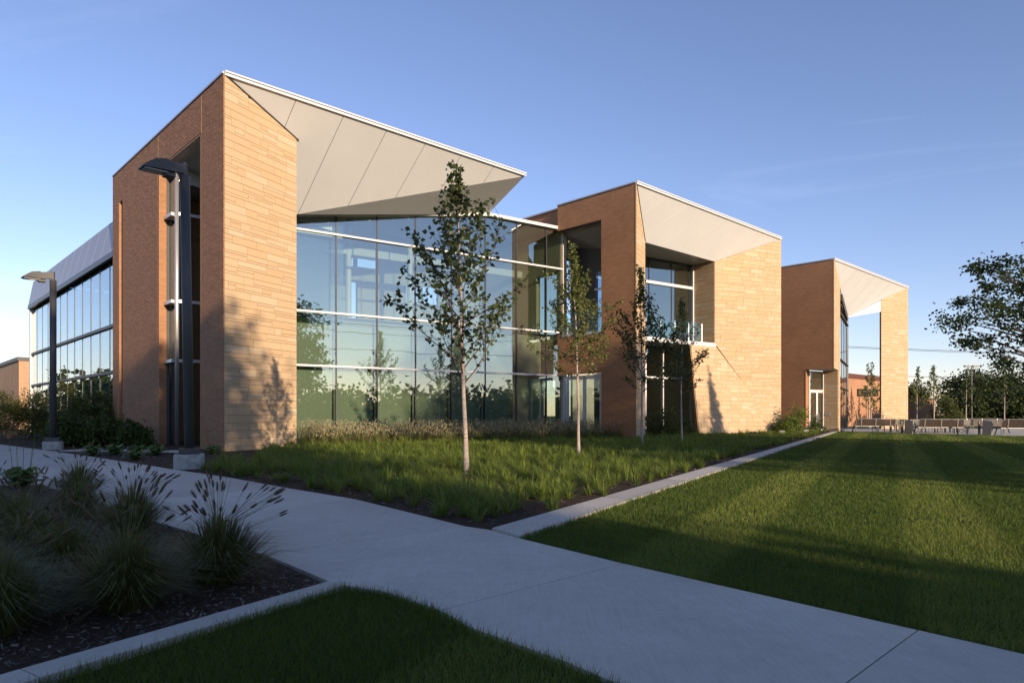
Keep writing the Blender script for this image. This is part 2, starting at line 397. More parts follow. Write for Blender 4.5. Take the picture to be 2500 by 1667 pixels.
INDIV = {'stone': 300, 'brick': 300}
def masonry(wall_name, origin, e1, e2, n, poly, band=0.25, joint=0.011, thick=0.035, seed=1, wall_thick=0.03, lmin=0.3, lmax=1.3):
    """random-ashlar stone facing on a planar convex polygon given in (e1, e2) metres; n points outwards"""
    r = random.Random(seed)
    o, e1, e2, n = Vector(origin), Vector(e1), Vector(e2), Vector(n)
    P = lambda q, d=0.0: o + e1*q[0] + e2*q[1] + n*d
    if sum(poly[i][0]*poly[(i+1) % len(poly)][1]-poly[(i+1) % len(poly)][0]*poly[i][1] for i in range(len(poly))) < 0: poly = poly[::-1]
    w = MB(); w.prism([P(q) for q in poly], -n*wall_thick)
    wall = w.build(wall_name, 'stone_joint', BLD)
    s0 = min(q[0] for q in poly); s1 = max(q[0] for q in poly); t0 = min(q[1] for q in poly); t1 = max(q[1] for q in poly)
    rest = MB(); h = joint/2; pieces = []
    t = t0
    while t < t1:
        s = s0 - r.uniform(0, 0.5)
        while s < s1:
            ln = r.uniform(lmin, lmax); k = r.random(); rows = [(s, s+ln, t, t+band)]
            if k < 0.40:
                cut = t + band*(1/3 if r.random() < .5 else 2/3)
                def sub(a, b):
                    if ln > .8 and r.random() < .35:
                        m = s + ln*r.uniform(.25, .75); return [(s, m, a, b), (m, s+ln, a, b)]
                    return [(s, s+ln, a, b)]
                rows = sub(t, cut) + sub(cut, t+band)
            for a, b, c, d in rows:
                q = clip2([(a+h, c+h), (b-h, c+h), (b-h, d-h), (a+h, d-h)], poly)
                if len(q) >= 3 and area2(q) > 0.002: pieces.append(q)
            s += ln
        t += band
    pieces.sort(key=area2, reverse=True)
    for q in pieces:
        d = thick + r.uniform(-.0015, .0015)
        if INDIV['stone'] > 0:
            INDIV['stone'] -= 1; m = MB(); m.prism([P(x, d) for x in q], -n*d, back=False); m.build('stone', 'stone', wall)
        else: rest.prism([P(x, d) for x in q], -n*d, back=False)
    if rest.v: rest.build('stone', 'stone', wall, kind='stuff')
    return wall
UP = Vector((0, 0, 1))
def out_normal(e, towards=(0, 0)):
    n = Vector((e[1], -e[0], 0)).normalized()
    return n
def v3(p): return Vector((p[0], p[1], 0))

# --- sandstone facings (nearest first: its blocks are single objects)
nS = Vector((DS.y, -DS.x, 0))
masonry('stone_wall', V2(A1, 0), v3(DS), UP, nS, [(0.0, -.1), (3.169, -.1), (3.169, 11.0), (0.0, 11.86)], seed=3)
# front face of the middle pavilion, right of the canopy mouth
n5 = Vector((D5.y, -D5.x, 0))
masonry('stone_wall', V2(C2, 0), v3(D5), UP, n5, [(4.954, -.1), (4.954, 11.88), (0.0, 10.12), (0.0, 5.33)], seed=5)
# battered buttress below it
Pb0 = Vector((10.305, 37.882, 0)); Pb1 = V2(B2, 0) + Vector((0, 0, 0)); Pt0 = Vector((10.11, 38.97, 5.12)); Pt1 = V2(C2, 5.12)
e1 = (Pb1-Pb0).normalized(); nb = e1.cross(Pt0-Pb0).normalized()
if nb.y > 0: nb = -nb
e2 = nb.cross(e1); e2 = e2 if e2.z > 0 else -e2
pl = lambda p: ((p-Pb0).dot(e1), (p-Pb0).dot(e2))
masonry('stone_wall', Pb0, e1, e2, nb, [pl(Pb0), pl(Pb1), pl(Pt1), pl(Pt0)], seed=6, wall_thick=.1)
# splayed side of the buttress that turns in towards the glass
Q1 = Vector((10.53, 41.3, 5.12)); e1 = (Q1-Pt0); 
sp_n = (Pt0-Pb0).cross(Q1-Pb0).normalized()
if sp_n.x > 0: sp_n = -sp_n
# where that plane meets the ground along the glass line
best = None
for i in range(0, 80):
    q = V2(EL + DG*(i*0.05), 0); dd = abs((q-Pb0).dot(sp_n))
    if best is None or dd < best[0]: best = (dd, q)
Q0 = best[1]
e1 = sp_n.cross(UP).normalized(); e2 = sp_n.cross(e1).normalized(); e2 = e2 if e2.z > 0 else -e2
pl = lambda p: ((p-Pb0).dot(e1), (p-Pb0).dot(e2))
masonry('stone_wall', Pb0, e1, e2, sp_n, [pl(Pb0), pl(Pt0), pl(Q1), pl(Q0)], seed=7, wall_thick=.05)
# return between canopy-mouth glass and stone face
er = (ER - C2); lr = er.length; er.normalize(); nr = Vector((er.y, -er.x, 0)); nr = nr if nr.x < 0 else -nr
masonry('stone_wall', V2(C2, 0) + nr*0.0, v3(er), UP, nr, [(0.0, 5.33), (lr, 5.33), (lr, 10.1), (0.0, 10.1)], seed=8)
# slim stone face at the brick corner of the middle pavilion
masonry('stone_wall', V2(A2, 0), v3(DS), UP, nS, [(0, -.1), (1.561, -.1), (1.561, 9.53), (0, 11.9)], seed=9)
# far pavilion: slim face, lower pillar, free-standing pillar
n3 = Vector((D3.y, -D3.x, 0)); ZA = 4.38
masonry('stone_wall', V2(A3, 0), v3(D3), UP, n3, [(0, ZA), (2.32, ZA), (3.258, ZA), (3.258, 10.76), (0, 11.9)], seed=10)
K3 = A3 + D3*2.322; R3 = A3 + D2*1.946 + D1*0.545; Q3 = K3 + D2*1.06
masonry('stone_wall', V2(K3, 0), v3(D3), UP, n3, [(0, -.1), (.936, -.1), (.936, ZA-.005), (0, ZA-.005)], seed=11)
masonry('stone_wall', V2(Q3, 0), v3(-D2), UP, v3(-D1), [(0, -.1), (1.06, -.1), (1.06, ZA-.005), (0, ZA-.005)], seed=12)
masonry('stone_wall', V2(C3, 0), v3(D5), UP, n5, [(0, -.1), (3.123, -.1), (3.123, 11.9), (0, 10.68)], seed=13, wall_thick=.12)

# --- brick of the near pavilion: every brick is geometry, the nearest pier's bricks single objects
WB = 13.1; nB = v3(-D1)
def brick_field(wall, o, e1, n, s0, s1, z0, z1, holes, pier, bw=0.305, rh=0.08, j=0.011, th=0.022):
    rest = MB(); r = random.Random(4)
    row = 0; z = z0
    P = lambda s, zz, d: o + e1*s + UP*zz + n*d
    while z < z1 - 0.02:
        za, zb = z + j/2, min(z + rh, z1) - j/2
        spans = [(s0, s1)]
        for a, b, c, d in holes:
            if zb > c and za < d:
                ns = []
                for p, q in spans:
                    if b <= p or a >= q: ns.append((p, q)); continue
                    if a > p: ns.append((p, a))
                    if b < q: ns.append((b, q))
                spans = ns
        s = s0 - (bw/2 if row % 2 else 0)
        while s < s1:
            for p, q in spans:
                a = max(s + j/2, p + .002); b = min(s + bw - j/2, q - .002)
                if b - a > 0.02:
                    d = th + r.uniform(-.002, .002)
                    fr = [P(a, za, d), P(b, za, d), P(b, zb, d), P(a, zb, d)]
                    if INDIV['brick'] > 0 and pier(a, b, za):
                        INDIV['brick'] -= 1; m = MB(); m.prism(fr, -n*d, back=False); m.build('brick', 'brick', wall)
                    else: rest.prism(fr, -n*d, back=False)
            s += bw
        z += rh; row += 1
    rest.build('brick', 'brick', wall, kind='stuff')
def rects_minus(s0, s1, z0, z1, holes):
    xs = sorted({s0, s1, *[max(s0, h[0]) for h in holes], *[min(s1, h[1]) for h in holes]}); zs = sorted({z0, z1, *[h[2] for h in holes if h[2] > z0], *[h[3] for h in holes]})
    for i in range(len(xs)-1):
        run = None
        for k in range(len(zs)-1):
            cx, cz = (xs[i]+xs[i+1])/2, (zs[k]+zs[k+1])/2
            inside = any(h[0] < cx < h[1] and h[2] < cz < h[3] for h in holes)
            if inside:
                if run: yield run
                run = None
            else: run = (xs[i], xs[i+1], run[2] if run else zs[k], zs[k+1])
        if run: yield run
def wall_panels(name, o, e1, n, s0, s1, z0, z1, holes, mat, thick=0.35):
    m = MB()
    for a, b, c, d in rects_minus(s0, s1, z0, z1, holes):
        m.prism([o+e1*a+UP*c, o+e1*b+UP*c, o+e1*b+UP*d, o+e1*a+UP*d], -n*thick)
    return m.build(name, mat, BLD)
holes1 = [(1.9, 6.616, -1, 10.6), (11.33, 12.2, -1, 10.55)]
o1 = V2(A1, 0); b1 = wall_panels('brick_wall', o1, v3(D2), nB, 0.0, WB, -.1, 11.93, holes1, 'mortar', 0.02)
brick_field(b1, o1, v3(D2), nB, 0.0, WB, -.06, 11.93, holes1, lambda a, b, z: b < 1.95 and 3.4 < z < 7.5)
# brick returns (reveals) of the opening and of the slit
rv = MB()
for s, w, d, zt in ((6.616, -1, .35, 10.6), (1.9, 1, .6, 10.6), (12.2, -1, .5, 10.55), (11.33, 1, .5, 10.55)):
    p = o1 + v3(D2)*s; x = v3(D2)*0.02*(-w)
    rv.prism([p + v3(D1)*-.02, p + v3(D1)*d, p + v3(D1)*d + UP*zt, p + v3(D1)*-.02 + UP*zt], x*-8)
rv.build('brick_reveal', 'brick_masonry', BLD)
m = MB(); m.prism([o1+v3(D2)*11.33+v3(D1)*.28, o1+v3(D2)*12.2+v3(D1)*.28, o1+v3(D2)*12.2+v3(D1)*.28+UP*10.55, o1+v3(D2)*11.33+v3(D1)*.28+UP*10.55], v3(D1)*.03)
m.build('slit_window', 'window_glass', BLD)
for z in (3.25, 5.4, 8.7):
    m = MB(); p = o1+v3(D2)*11.33+v3(D1)*.2+UP*z; m.box(p + v3(D2)*.435, v3(D2)*.42, v3(D1)*.05, UP*.04); m.build('transom', 'silver_metal', BLD)
# thin vertical movement joints
for s in (1.95, 6.55):
    m = MB(); p = o1+v3(D2)*s - v3(D1)*.024; m.box(p + UP*11.27, v3(D2)*.008, v3(D1)*.004, UP*.65); m.build('movement_joint', 'mortar', BLD)

# --- brick of the middle and far pavilions: too fine to pick apart, the material carries the coursing
o2 = V2(A2, 0); holes2 = [(2.056, 4.951, -1, 3.2), (2.056, 4.951, FL2, 10.65)]
wall_panels('brick_wall', o2, v3(D2), nB, 0.0, 4.951, -.1, 11.93, holes2, 'brick_masonry', 0.03)
wall_panels('brick_wall', o2 + v3(D1)*.42, v3(D2), nB, 4.951, 13.4, 10.7, 11.93, [], 'brick_masonry', 0.3)
wall_panels('inner_brick_wall', o2 + v3(D1)*.42, v3(D2), nB, 4.951, 13.4, -.1, 10.7, [(5.5, 6.6, -1, 3.0), (5.4, 6.9, 5.4, 8.6)], 'atrium_brick', 0.3)
m = MB(); p = o2 + v3(D2)*4.951; m.prism([p+UP*10.66, p+v3(D1)*.42+UP*10.66, p+v3(D1)*.42+UP*11.93, p+UP*11.93], v3(-D2)*.03); m.build('brick_return', 'brick_masonry', BLD)
o3 = V2(A3, 0)
wall_panels('brick_wall', o3, v3(D2), nB, 0.0, 13.0, -.1, 11.93, [(-1, 1.946, -1, ZA)], 'brick_masonry', 0.03)
m = MB(); p = o3 + v3(D2)*1.946; m.prism([p-UP*.1, p+v3(D1)*.62-UP*.1, p+v3(D1)*.62+UP*ZA, p+UP*ZA], v3(D2)*.12); m.build('brick_reveal', 'brick_masonry', BLD)

# --- white coping strips along roof edges, dark flashings on brick
for A, B, w in ((A1, B1, .15), (A2, B2, .13), (A3, B3, .14)):
    d = v3(B-A).normalized(); q = v3(Vector((d.y, -d.x)))
    m = MB(); m.beam(V2(A, TOP)+q*.02, V2(B, TOP)+q*.02+d*.05, .14, .05); m.beam(V2(A, TOP-.088)+q*.005, V2(B, TOP-.088)+q*.005+d*.03, .12, .075)
    m.build('roof_edge', 'white_metal', BLD)
for o, L0, s in ((o1, WB, 0), (o2, 4.951, 0), (o3, 13.0, 0)):
    m = MB(); m.beam(o+v3(D2)*s+UP*11.975-v3(D1)*.0, o+v3(D2)*(L0)+UP*11.975, .12, .06); m.build('roof_flashing', 'silver_metal', BLD)
m = MB(); m.beam(o2+v3(D1)*.42+v3(D2)*4.951+UP*11.975, o2+v3(D1)*.42+v3(D2)*13.4+UP*11.975, .12, .06); m.build('roof_flashing', 'silver_metal', BLD)

# --- folded canopies: panels cut by the real seams, 1.82 m apart
def canopy(polys, A, seams, sdir, gap=0.022, first=0.0, backing=True):
    """polys: planar 3D polygons; seams: distances from A along D1; each panel is an object of its own"""
    c = part('canopy', BLD)
    w = Vector((sdir.x, sdir.y, 0)).normalized(); k = Vector((w.y, -w.x, 0)); k = k if k.dot(v3(D1)) > 0 else -k
    cuts = [None] + list(seams) + [None]
    for pol in polys:
        pol = [Vector(p) for p in pol]
        n = (pol[1]-pol[0]).cross(pol[2]-pol[0]).normalized(); n = n if n.z < 0 else -n
        bm = MB(); bm.prism([p - n*.02 for p in pol], -n*.06); bm.build('canopy_backing', 'dark_joint', c)
        for i in range(len(cuts)-1):
            q = list(pol)
            if cuts[i] is not None: q = clip_half(q, V2(A + D1*cuts[i], TOP) + k*gap/2, k)
            if len(q) >= 3 and cuts[i+1] is not None: q = clip_half(q, V2(A + D1*cuts[i+1], TOP) - k*gap/2, -k)
            if len(q) >= 3:
                mm = MB(); mm.prism(q, -n*.018); mm.build('canopy_panel', 'soffit_panel', c)
    return c
H1 = TOP-.11
h0 = V2(G0, 9.40); hk = V2(GK, 10.86)
KC = Vector((-8.56, 27.23, 9.08))
canopy([[V2(A1, H1), V2(B1, H1), KC, V2(S1, 11.0)], [KC, V2(B1, H1-.004), hk], [KC, hk, h0]],
       A1, [2.42, 4.24, 6.06, 7.87, 9.68, 11.5], D2)
DM = Vector((6.85, 35.576))
canopy([[V2(A2, H1), V2(B2, H1), V2(C2, 10.13), V2(DM, 10.085)]],
       A2, [2.6, 4.44, 6.27, 8.1, 9.95, 11.79], Vector((-.80, .06)))
T3 = Vector((27.087, 55.903)); S3T = Vector((24.196, 50.812))
canopy([[V2(A3, H1), V2(B3, H1), V2(C3, 10.69), V2(T3, 9.07), V2(S3T, 10.859)]],
       A3, [2.55, 4.4, 6.2, 8.0, 9.8, 11.55, 13.36], D2)
# back fascia of the far canopy
U3 = C3 + D5*3.0 + Vector((-.3, 1.2))
m = MB(); m.prism([V2(T3, 9.05), Vector((30.62, 57.12, 10.64)), Vector((30.62, 57.12, 9.72))], (-.02, .25, 0)); m.build('canopy_fascia', 'white_metal', BLD)
# dark strips standing in for the shaded gap where canopy meets stone
m = MB(); m.beam(V2(A1, H1)+nS*.045, V2(S1, 11.0)+nS*.045+v3(DS)*.1, .03, .05); m.build('shadow_strip', 'dark_joint', BLD)
m = MB(); m.beam(V2(A2, H1)+nS*.045, V2(S2, 9.55)+nS*.045, .03, .05); m.build('shadow_strip', 'dark_joint', BLD)

# --- glass walls
def glass_wall(P0, d, L, rows, mulls, head=None, frame='dark_metal', rail='white_metal', glass='window_glass', rail_h=.08, rail_d=.14, mull_w=.055, bottom=-.05, sill=True, nrm=None):
    """rows: heights of the rails; head: function s -> height of the top edge"""
    W = part('glass_wall', BLD); d3 = v3(d); n = nrm if nrm else Vector((d.y, -d.x, 0)); o = V2(P0, 0)
    hd = head if head else (lambda s: rows[-1])
    cols = [0.0] + list(mulls) + [L]
    lv = [bottom] + list(rows)
    for i in range(len(cols)-1):
        a, b = cols[i], cols[i+1]
        for k in range(len(lv)-1):
            za, zb = lv[k], lv[k+1]
            fa = zb if k < len(lv)-2 else hd(a); fb = zb if k < len(lv)-2 else hd(b)
            fr = [o+d3*(a+.012)+UP*za, o+d3*(b-.012)+UP*za, o+d3*(b-.012)+UP*fb, o+d3*(a+.012)+UP*fa]
            m = MB(); m.prism(fr, -n*.02); m.build('pane', glass, W)
    for s in mulls:
        m = MB(); m.box(o+d3*s - n*.06 + UP*((bottom+hd(s))/2), d3*mull_w/2, n*.078, UP*((hd(s)-bottom)/2)); m.build('mullion', frame, W)
    for z in rows[:-1]:
        m = MB(); m.box(o+d3*(L/2)+n*(rail_d/2-.03)+UP*z, d3*(L/2), n*rail_d/2, UP*rail_h/2); m.build('rail', rail, W)
    pts = [0.0] + list(mulls) + [L]
    m = MB()
    if head:
        ks = [0.0, 9.27, L]
        for a, b in zip(ks[:-1], ks[1:]): m.beam(o+d3*a+n*.06+UP*(hd(a)+.05), o+d3*b+n*.06+UP*(hd(b)+.05), .30, .15)
    else: m.box(o+d3*(L/2)+n*.02+UP*(rows[-1]+.04), d3*(L/2), n*.08, UP*.05)
    m.build('head_rail', rail if head else frame, W)
    if sill:
        m = MB(); m.box(o+d3*(L/2)+n*.05+UP*(bottom+.01), d3*(L/2), n*.08, UP*.06); m.build('sill', rail, W)
    return W
HEAD = lambda s: 9.27 + (10.78-9.27)*min(1, s/9.27)
MG = [1.71, 3.56, 5.42, 7.29, 9.15, 11.0, 12.86]
gw = glass_wall(G0, DG, 13.937, [3.2, 5.43, 8.75, 10.78], MG, HEAD)
nG = Vector((DG.y, -DG.x, 0))
# roller shades right behind the two lower rows
cols = [0.12] + MG + [13.9]
for a, b in zip(cols[:-1], cols[1:]):
    for z0, z1 in ((0, 3.1), (3.3, 5.0)):
        if a > 12: continue
        m = MB(); q = V2(G0, 0) - nG*.42; m.prism([q+v3(DG)*(a+.04)+UP*z0, q+v3(DG)*(b-.04)+UP*z0, q+v3(DG)*(b-.04)+UP*z1, q+v3(DG)*(a+.04)+UP*z1], -nG*.01); m.build('roller_shade', 'shade_cloth', gw)
# white corner post and end return of the glass wall
m = MB(); m.box(V2(G1, 2.6)+nG*.05-v3(DG)*.02, v3(DG)*.06, nG*.08, UP*2.68); m.build('corner_post', 'white_metal', BLD)
m = MB(); q = V2(G1, 0)+v3(DG)*.06; m.prism([q+UP*0, q - nG*.6, q - nG*.6+UP*3.2, q+UP*3.2], -v3(DG)*.02); m.build('corner_panel', 'door_metal', BLD)
# the rooms behind: floor slab, ceiling, a rear wall with tall window openings
back = V2(G0, 0) - nG*6.5
RW = wall_panels('rear_wall', back - v3(DG)*1.5, v3(DG), nG, -1.0, 16.5, 0, 12, [(.6, 1.5, 5.6, 8.3), (4.7, 5.05, 5.6, 8.2), (6.4, 6.75, 5.6, 8.2), (2.6, 3.5, 9.0, 9.5), (3.6, 4.6, 9.0, 9.5), (5.6, 6.6, 9.0, 9.5), (6.75, 7.9, 9.0, 9.5), (9.6, 10.4, 7.4, 8.4), (10.6, 11.6, 7.4, 8.4)], 'interior_wall', .25)
m = MB(); q = V2(G0, 0); m.prism([q-nG*.5+UP*5.02, q-nG*6.5+UP*5.02, q-nG*6.5+v3(DG)*13.9+UP*5.02, q-nG*.5+v3(DG)*13.9+UP*5.02], UP*.36); m.build('upper_floor', 'interior_wall', BLD)
m = MB(); m.prism([q-nG*.6+UP*0, q-nG*6.5+UP*0, q-nG*6.5+v3(DG)*14+UP*0, q-nG*.6+v3(DG)*14+UP*0], -UP*.1); m.build('ground_floor', 'interior_wall', BLD)
for s in (3.4, 6.6, 9.9):
    m = MB(); m.tube([q-nG*3+v3(DG)*s+UP*5.4, q-nG*3+v3(DG)*s+UP*10.4], .14, 12); m.build('column', 'white_metal', BLD)
m = MB(); m.beam(q-nG*3+UP*8.9, q-nG*3+v3(DG)*13.5+UP*8.9, .2, .35); m.build('ceiling_beam', 'white_metal', BLD)

# upper and lower glass in the mouth of the middle pavilion
gm = [.34, 2.2, 3.76]
g2 = glass_wall(EL, DG, 4.034, [8.75, 10.05], gm, None, bottom=FL2+.05, rail_h=.16, sill=False)
m = MB(); m.box(V2(ER, 7.7)-v3(DG)*.05+nG*.06, v3(DG)*.06, nG*.07, UP*2.4); m.build('corner_post', 'white_metal', BLD)
sl = (Q0-V2(EL, 0)).dot(v3(DG)); slT = (Q1-V2(EL, 5.12)).dot(v3(DG))
LW = part('glass_wall', BLD); oe = V2(EL, 0)
for a, b in ((0.02, 1.42), (1.44, 99)):
    for z0, z1 in ((-.05, 3.3), (3.32, 5.1)):
        se = lambda z: min(b, sl + (slT-sl)*z/5.12)
        m = MB(); m.prism([oe+v3(DG)*a+UP*z0, oe+v3(DG)*se(z0)+UP*z0, oe+v3(DG)*se(z1)+UP*z1, oe+v3(DG)*a+UP*z1], -nG*.02); m.build('pane', 'window_glass', LW)
m = MB(); m.box(oe+v3(DG)*1.43+nG*.03+UP*2.5, v3(DG)*.035, nG*.06, UP*2.55); m.build('mullion', 'white_metal', LW)
m = MB(); m.beam(oe+v3(DG)*sl+nG*.05, oe+v3(DG)*slT+nG*.05+UP*5.1, .08, .08, up=nG); m.build('mullion', 'white_metal', LW)
m = MB(); m.box(oe+v3(DG)*.0+nG*.04+UP*2.5, v3(DG)*.05, nG*.06, UP*2.55); m.build('mullion', 'white_metal', LW)
m = MB(); m.box(oe+v3(DG)*((sl+slT)/4)+nG*.04+UP*3.31, v3(DG)*((sl+(slT-sl)*.62)/2), nG*.06, UP*.05); m.build('rail', 'white_metal', LW)
# balcony slab with glass balustrade
BA = V2(Vector((7.10, 36.90)), 0); BBp = V2(C2, 0)
bal = part('balcony', BLD)
slab = [V2(S2, 5.14), V2(Vector((7.10, 36.90)), 5.14), V2(C2, 5.14) - v3(DG)*.0 - nr*-.03, V2(ER, 5.14), V2(EL, 5.14)]
m = MB(); m.prism([V2(Vector((6.95, 36.6)), 5.13), V2(C2, 5.13)+nb*.0+v3(DG)*.1+nG*.04, V2(ER, 5.13), V2(EL, 5.13)], UP*.22); m.build('slab', 'white_metal', bal)
ra = Vector((7.3, 37.3, 5.35)); rb = Vector((10.95, 39.6, 5.35)); rd = (rb-ra)
for i in range(4):
    p, q = ra + rd*(i/4), ra + rd*((i+1)/4); g = (q-p).normalized()*.03
    m = MB(); m.prism([p+g+UP*.04, q-g+UP*.04, q-g+UP*1.1, p+g+UP*1.1], nG*.012); m.build('glass_panel', 'rail_glass', bal)
for i in range(5):
    p = ra + rd*(i/4) - nG*.03; m = MB(); m.beam(p, p+UP*1.05, .05, .05, up=(1, 0, 0)); m.build('post', 'silver_metal', bal)
# dark inner ceiling of the mouth
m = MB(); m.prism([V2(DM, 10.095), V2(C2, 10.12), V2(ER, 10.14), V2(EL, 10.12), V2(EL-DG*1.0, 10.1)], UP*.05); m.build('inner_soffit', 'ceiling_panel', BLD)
# room behind the mouth
q = V2(EL, 0)
wall_panels('rear_wall', q - nG*4 - v3(DG)*2, v3(DG), nG, 0, 8, 0, 11.5, [(1.2, 3.4, 5.6, 9.8), (4.1, 4.9, 5.6, 9.8)], 'interior_wall', .2)
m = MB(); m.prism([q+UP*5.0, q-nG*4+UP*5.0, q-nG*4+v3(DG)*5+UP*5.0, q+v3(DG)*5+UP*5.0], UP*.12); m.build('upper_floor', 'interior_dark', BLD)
m = MB(); m.prism([V2(ER, -.1)-nG*.1, V2(ER, -.1)-nG*4, V2(ER, 11.5)-nG*4, V2(ER, 11.5)-nG*.1], v3(DG)*.2); m.build('side_wall', 'interior_wall', BLD)

# loggia in the brick of the middle pavilion
op = lambda s, dp, z: o2 + v3(D2)*s + v3(D1)*dp + UP*z
m = MB(); m.prism([op(2.06, -.03, 5.13), op(4.62, -.03, 5.13), op(4.62, 1.9, 5.13), op(2.06, 1.9, 5.13)], UP*.155); m.build('balcony', 'door_metal', BLD)
m = MB(); m.prism([op(2.056, .4, 5.29), op(2.056, 2.0, 5.29), op(2.056, 2.0, 10.66), op(2.056, .4, 10.66)], v3(-D2)*.1); m.build('loggia_wall', 'dark_panel', BLD)
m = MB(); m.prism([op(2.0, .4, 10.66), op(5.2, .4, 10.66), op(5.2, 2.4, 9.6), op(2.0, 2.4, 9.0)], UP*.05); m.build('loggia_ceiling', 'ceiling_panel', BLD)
lg = part('glass_wall', BLD)
for a, b, z0, z1 in ((2.06, 3.1, 5.35, 7.6), (2.06, 3.1, 7.7, 8.55), (3.15, 3.6, 5.35, 8.55)):
    m = MB(); m.prism([op(a, 1.5, z0), op(b, 1.5, z0), op(b, 1.5, z1), op(a, 1.5, z1)], v3(D1)*.02); m.build('pane', 'wing_glass', lg)
for a, b, z0, z1 in ((2.06, 3.7, 7.6, 7.7), (3.1, 3.17, 5.3, 8.6), (2.06, 2.14, 5.3, 8.6), (2.06, 3.7, 5.28, 5.36)):
    m = MB(); m.prism([op(a, 1.46, z0), op(b, 1.46, z0), op(b, 1.46, z1), op(a, 1.46, z1)], v3(D1)*.08); m.build('mullion', 'door_metal', lg)
m = MB(); m.prism([op(2.06, 1.6, 8.6), op(5.4, 1.6, 8.6), op(5.4, 1.6, 10.66), op(2.06, 1.6, 10.66)], v3(D1)*.1); m.prism([op(3.65, 1.6, 5.3), op(5.4, 1.6, 5.3), op(5.4, 1.6, 8.6), op(3.65, 1.6, 8.6)], v3(D1)*.1); m.build('loggia_wall', 'dark_panel', BLD)
m = MB(); m.prism([op(2.2, .1, 5.33), op(4.5, .1, 5.33), op(4.5, .1, 6.38), op(2.2, .1, 6.38)], v3(D1)*.014); m.build('balustrade', 'rail_glass', BLD)

def door_set(o, e, n, w, h, leafs, mat, post=.07, transom=None):
    """frame with glazed leaves; each leaf is a door with a pull handle"""
    fr = MB(); P = lambda s, z, d=0: o + e*s + UP*z + n*d
    full = h if transom is None else transom
    for s in (0, w): fr.box(P(s, full/2, 0), e*post/2, n*.06, UP*full/2)
    fr.box(P(w/2, h, 0), e*(w/2-post/2), n*.058, UP*post/2)
    if transom: fr.box(P(w/2, transom, 0), e*(w/2-post/2), n*.058, UP*post/2)
    f = fr.build('door_frame', mat, BLD)
    for i, (a, b, hs) in enumerate(leafs):
        d = MB(); t = .10
        for s in (a+t/2, b-t/2): d.box(P(s, h/2, .0), e*t/2, n*.025, UP*(h/2-.04))
        d.box(P((a+b)/2, .12, 0), e*((b-a)/2-t), n*.024, UP*.08); d.box(P((a+b)/2, h-.10, 0), e*((b-a)/2-t), n*.024, UP*.055)
        dr = d.build('door', mat, BLD)
        g = MB(); g.prism([P(a+t, .2), P(b-t, .2), P(b-t, h-.15), P(a+t, h-.15)], -n*.01); g.build('pane', 'window_glass', dr)
        if hs is not None:
            hh = MB(); s = a+t/2 if hs == 0 else b-t/2
            hh.tube([P(s, 1.25, .02), P(s, 1.25, .12), P(s, .85, .12), P(s, .85, .02)], .016, 6); hh.build('handle', 'silver_metal', dr)
    return f
eD = v3(-D2)
door_set(op(4.5, .16, -.02), eD, nB, 2.40, 3.12, [(.1, 1.25, 1), (1.25, 2.33, 0)], 'door_metal')
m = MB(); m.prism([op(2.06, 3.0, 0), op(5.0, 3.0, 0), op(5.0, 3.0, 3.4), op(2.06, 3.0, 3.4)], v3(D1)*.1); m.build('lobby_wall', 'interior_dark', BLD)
# far entrance alcove
e3 = (Q3-R3); w3 = e3.length; e3.normalize(); nd3 = Vector((e3.y, -e3.x, 0))
door_set(V2(R3, -.02), v3(e3), nd3, w3-.05, 2.95, [(.05, .95, 1), (.95, 1.75, 0)], 'white_metal', transom=4.3, post=.09)
m = MB(); o = V2(R3, 0); m.prism([o+UP*3.05, o+v3(e3)*w3+UP*3.05, o+v3(e3)*w3+UP*4.3, o+UP*4.3], -nd3*.02); m.build('transom_pane', 'window_glass', BLD)
m = MB(); m.prism([V2(A3, ZA)+v3(D1)*.02+v3(D2)*.02, V2(A3+D2*1.94, ZA), V2(R3, ZA), V2(Q3, ZA), V2(K3, ZA)], UP*.1); m.build('alcove_ceiling', 'ceiling_panel', BLD)
m = MB(); m.prism([o-nd3*2.5-v3(e3)*1+UP*0, o-nd3*2.5+v3(e3)*(w3+1), o-nd3*2.5+v3(e3)*(w3+1)+UP*4.5, o-nd3*2.5-v3(e3)*1+UP*4.5], -nd3*.1); m.build('lobby_wall', 'interior_wall', BLD)
for k in range(2):
    m = MB(); p = V2(Q3, 1.2)+v3(-D2)*(.28+.2*k) - v3(D1)*.05; m.box(p, v3(D2)*.07, v3(D1)*.02, UP*.08); m.build('wall_plate', 'door_metal', BLD)
# side glazing of the far pavilion
dV = dirn(2200); gl3 = glass_wall(S3, dV, 8.2, [3.19, 5.25, 8.6, 9.2], [1.85, 3.7, 5.55, 7.4], None, rail='dark_metal', glass='wing_glass', sill=False)
m = MB(); q = V2(S3 + dV*8.2, 0); m.tube([q, q+UP*9.1], .09, 8); m.build('corner_post', 'dark_metal', BLD)
m = MB(); m.beam(V2(S3, 9.75)+n3*.06, V2(S3 + dV*6.0, 9.0)+n3*.06, .25, .5); m.build('canopy_edge', 'dark_panel', BLD)

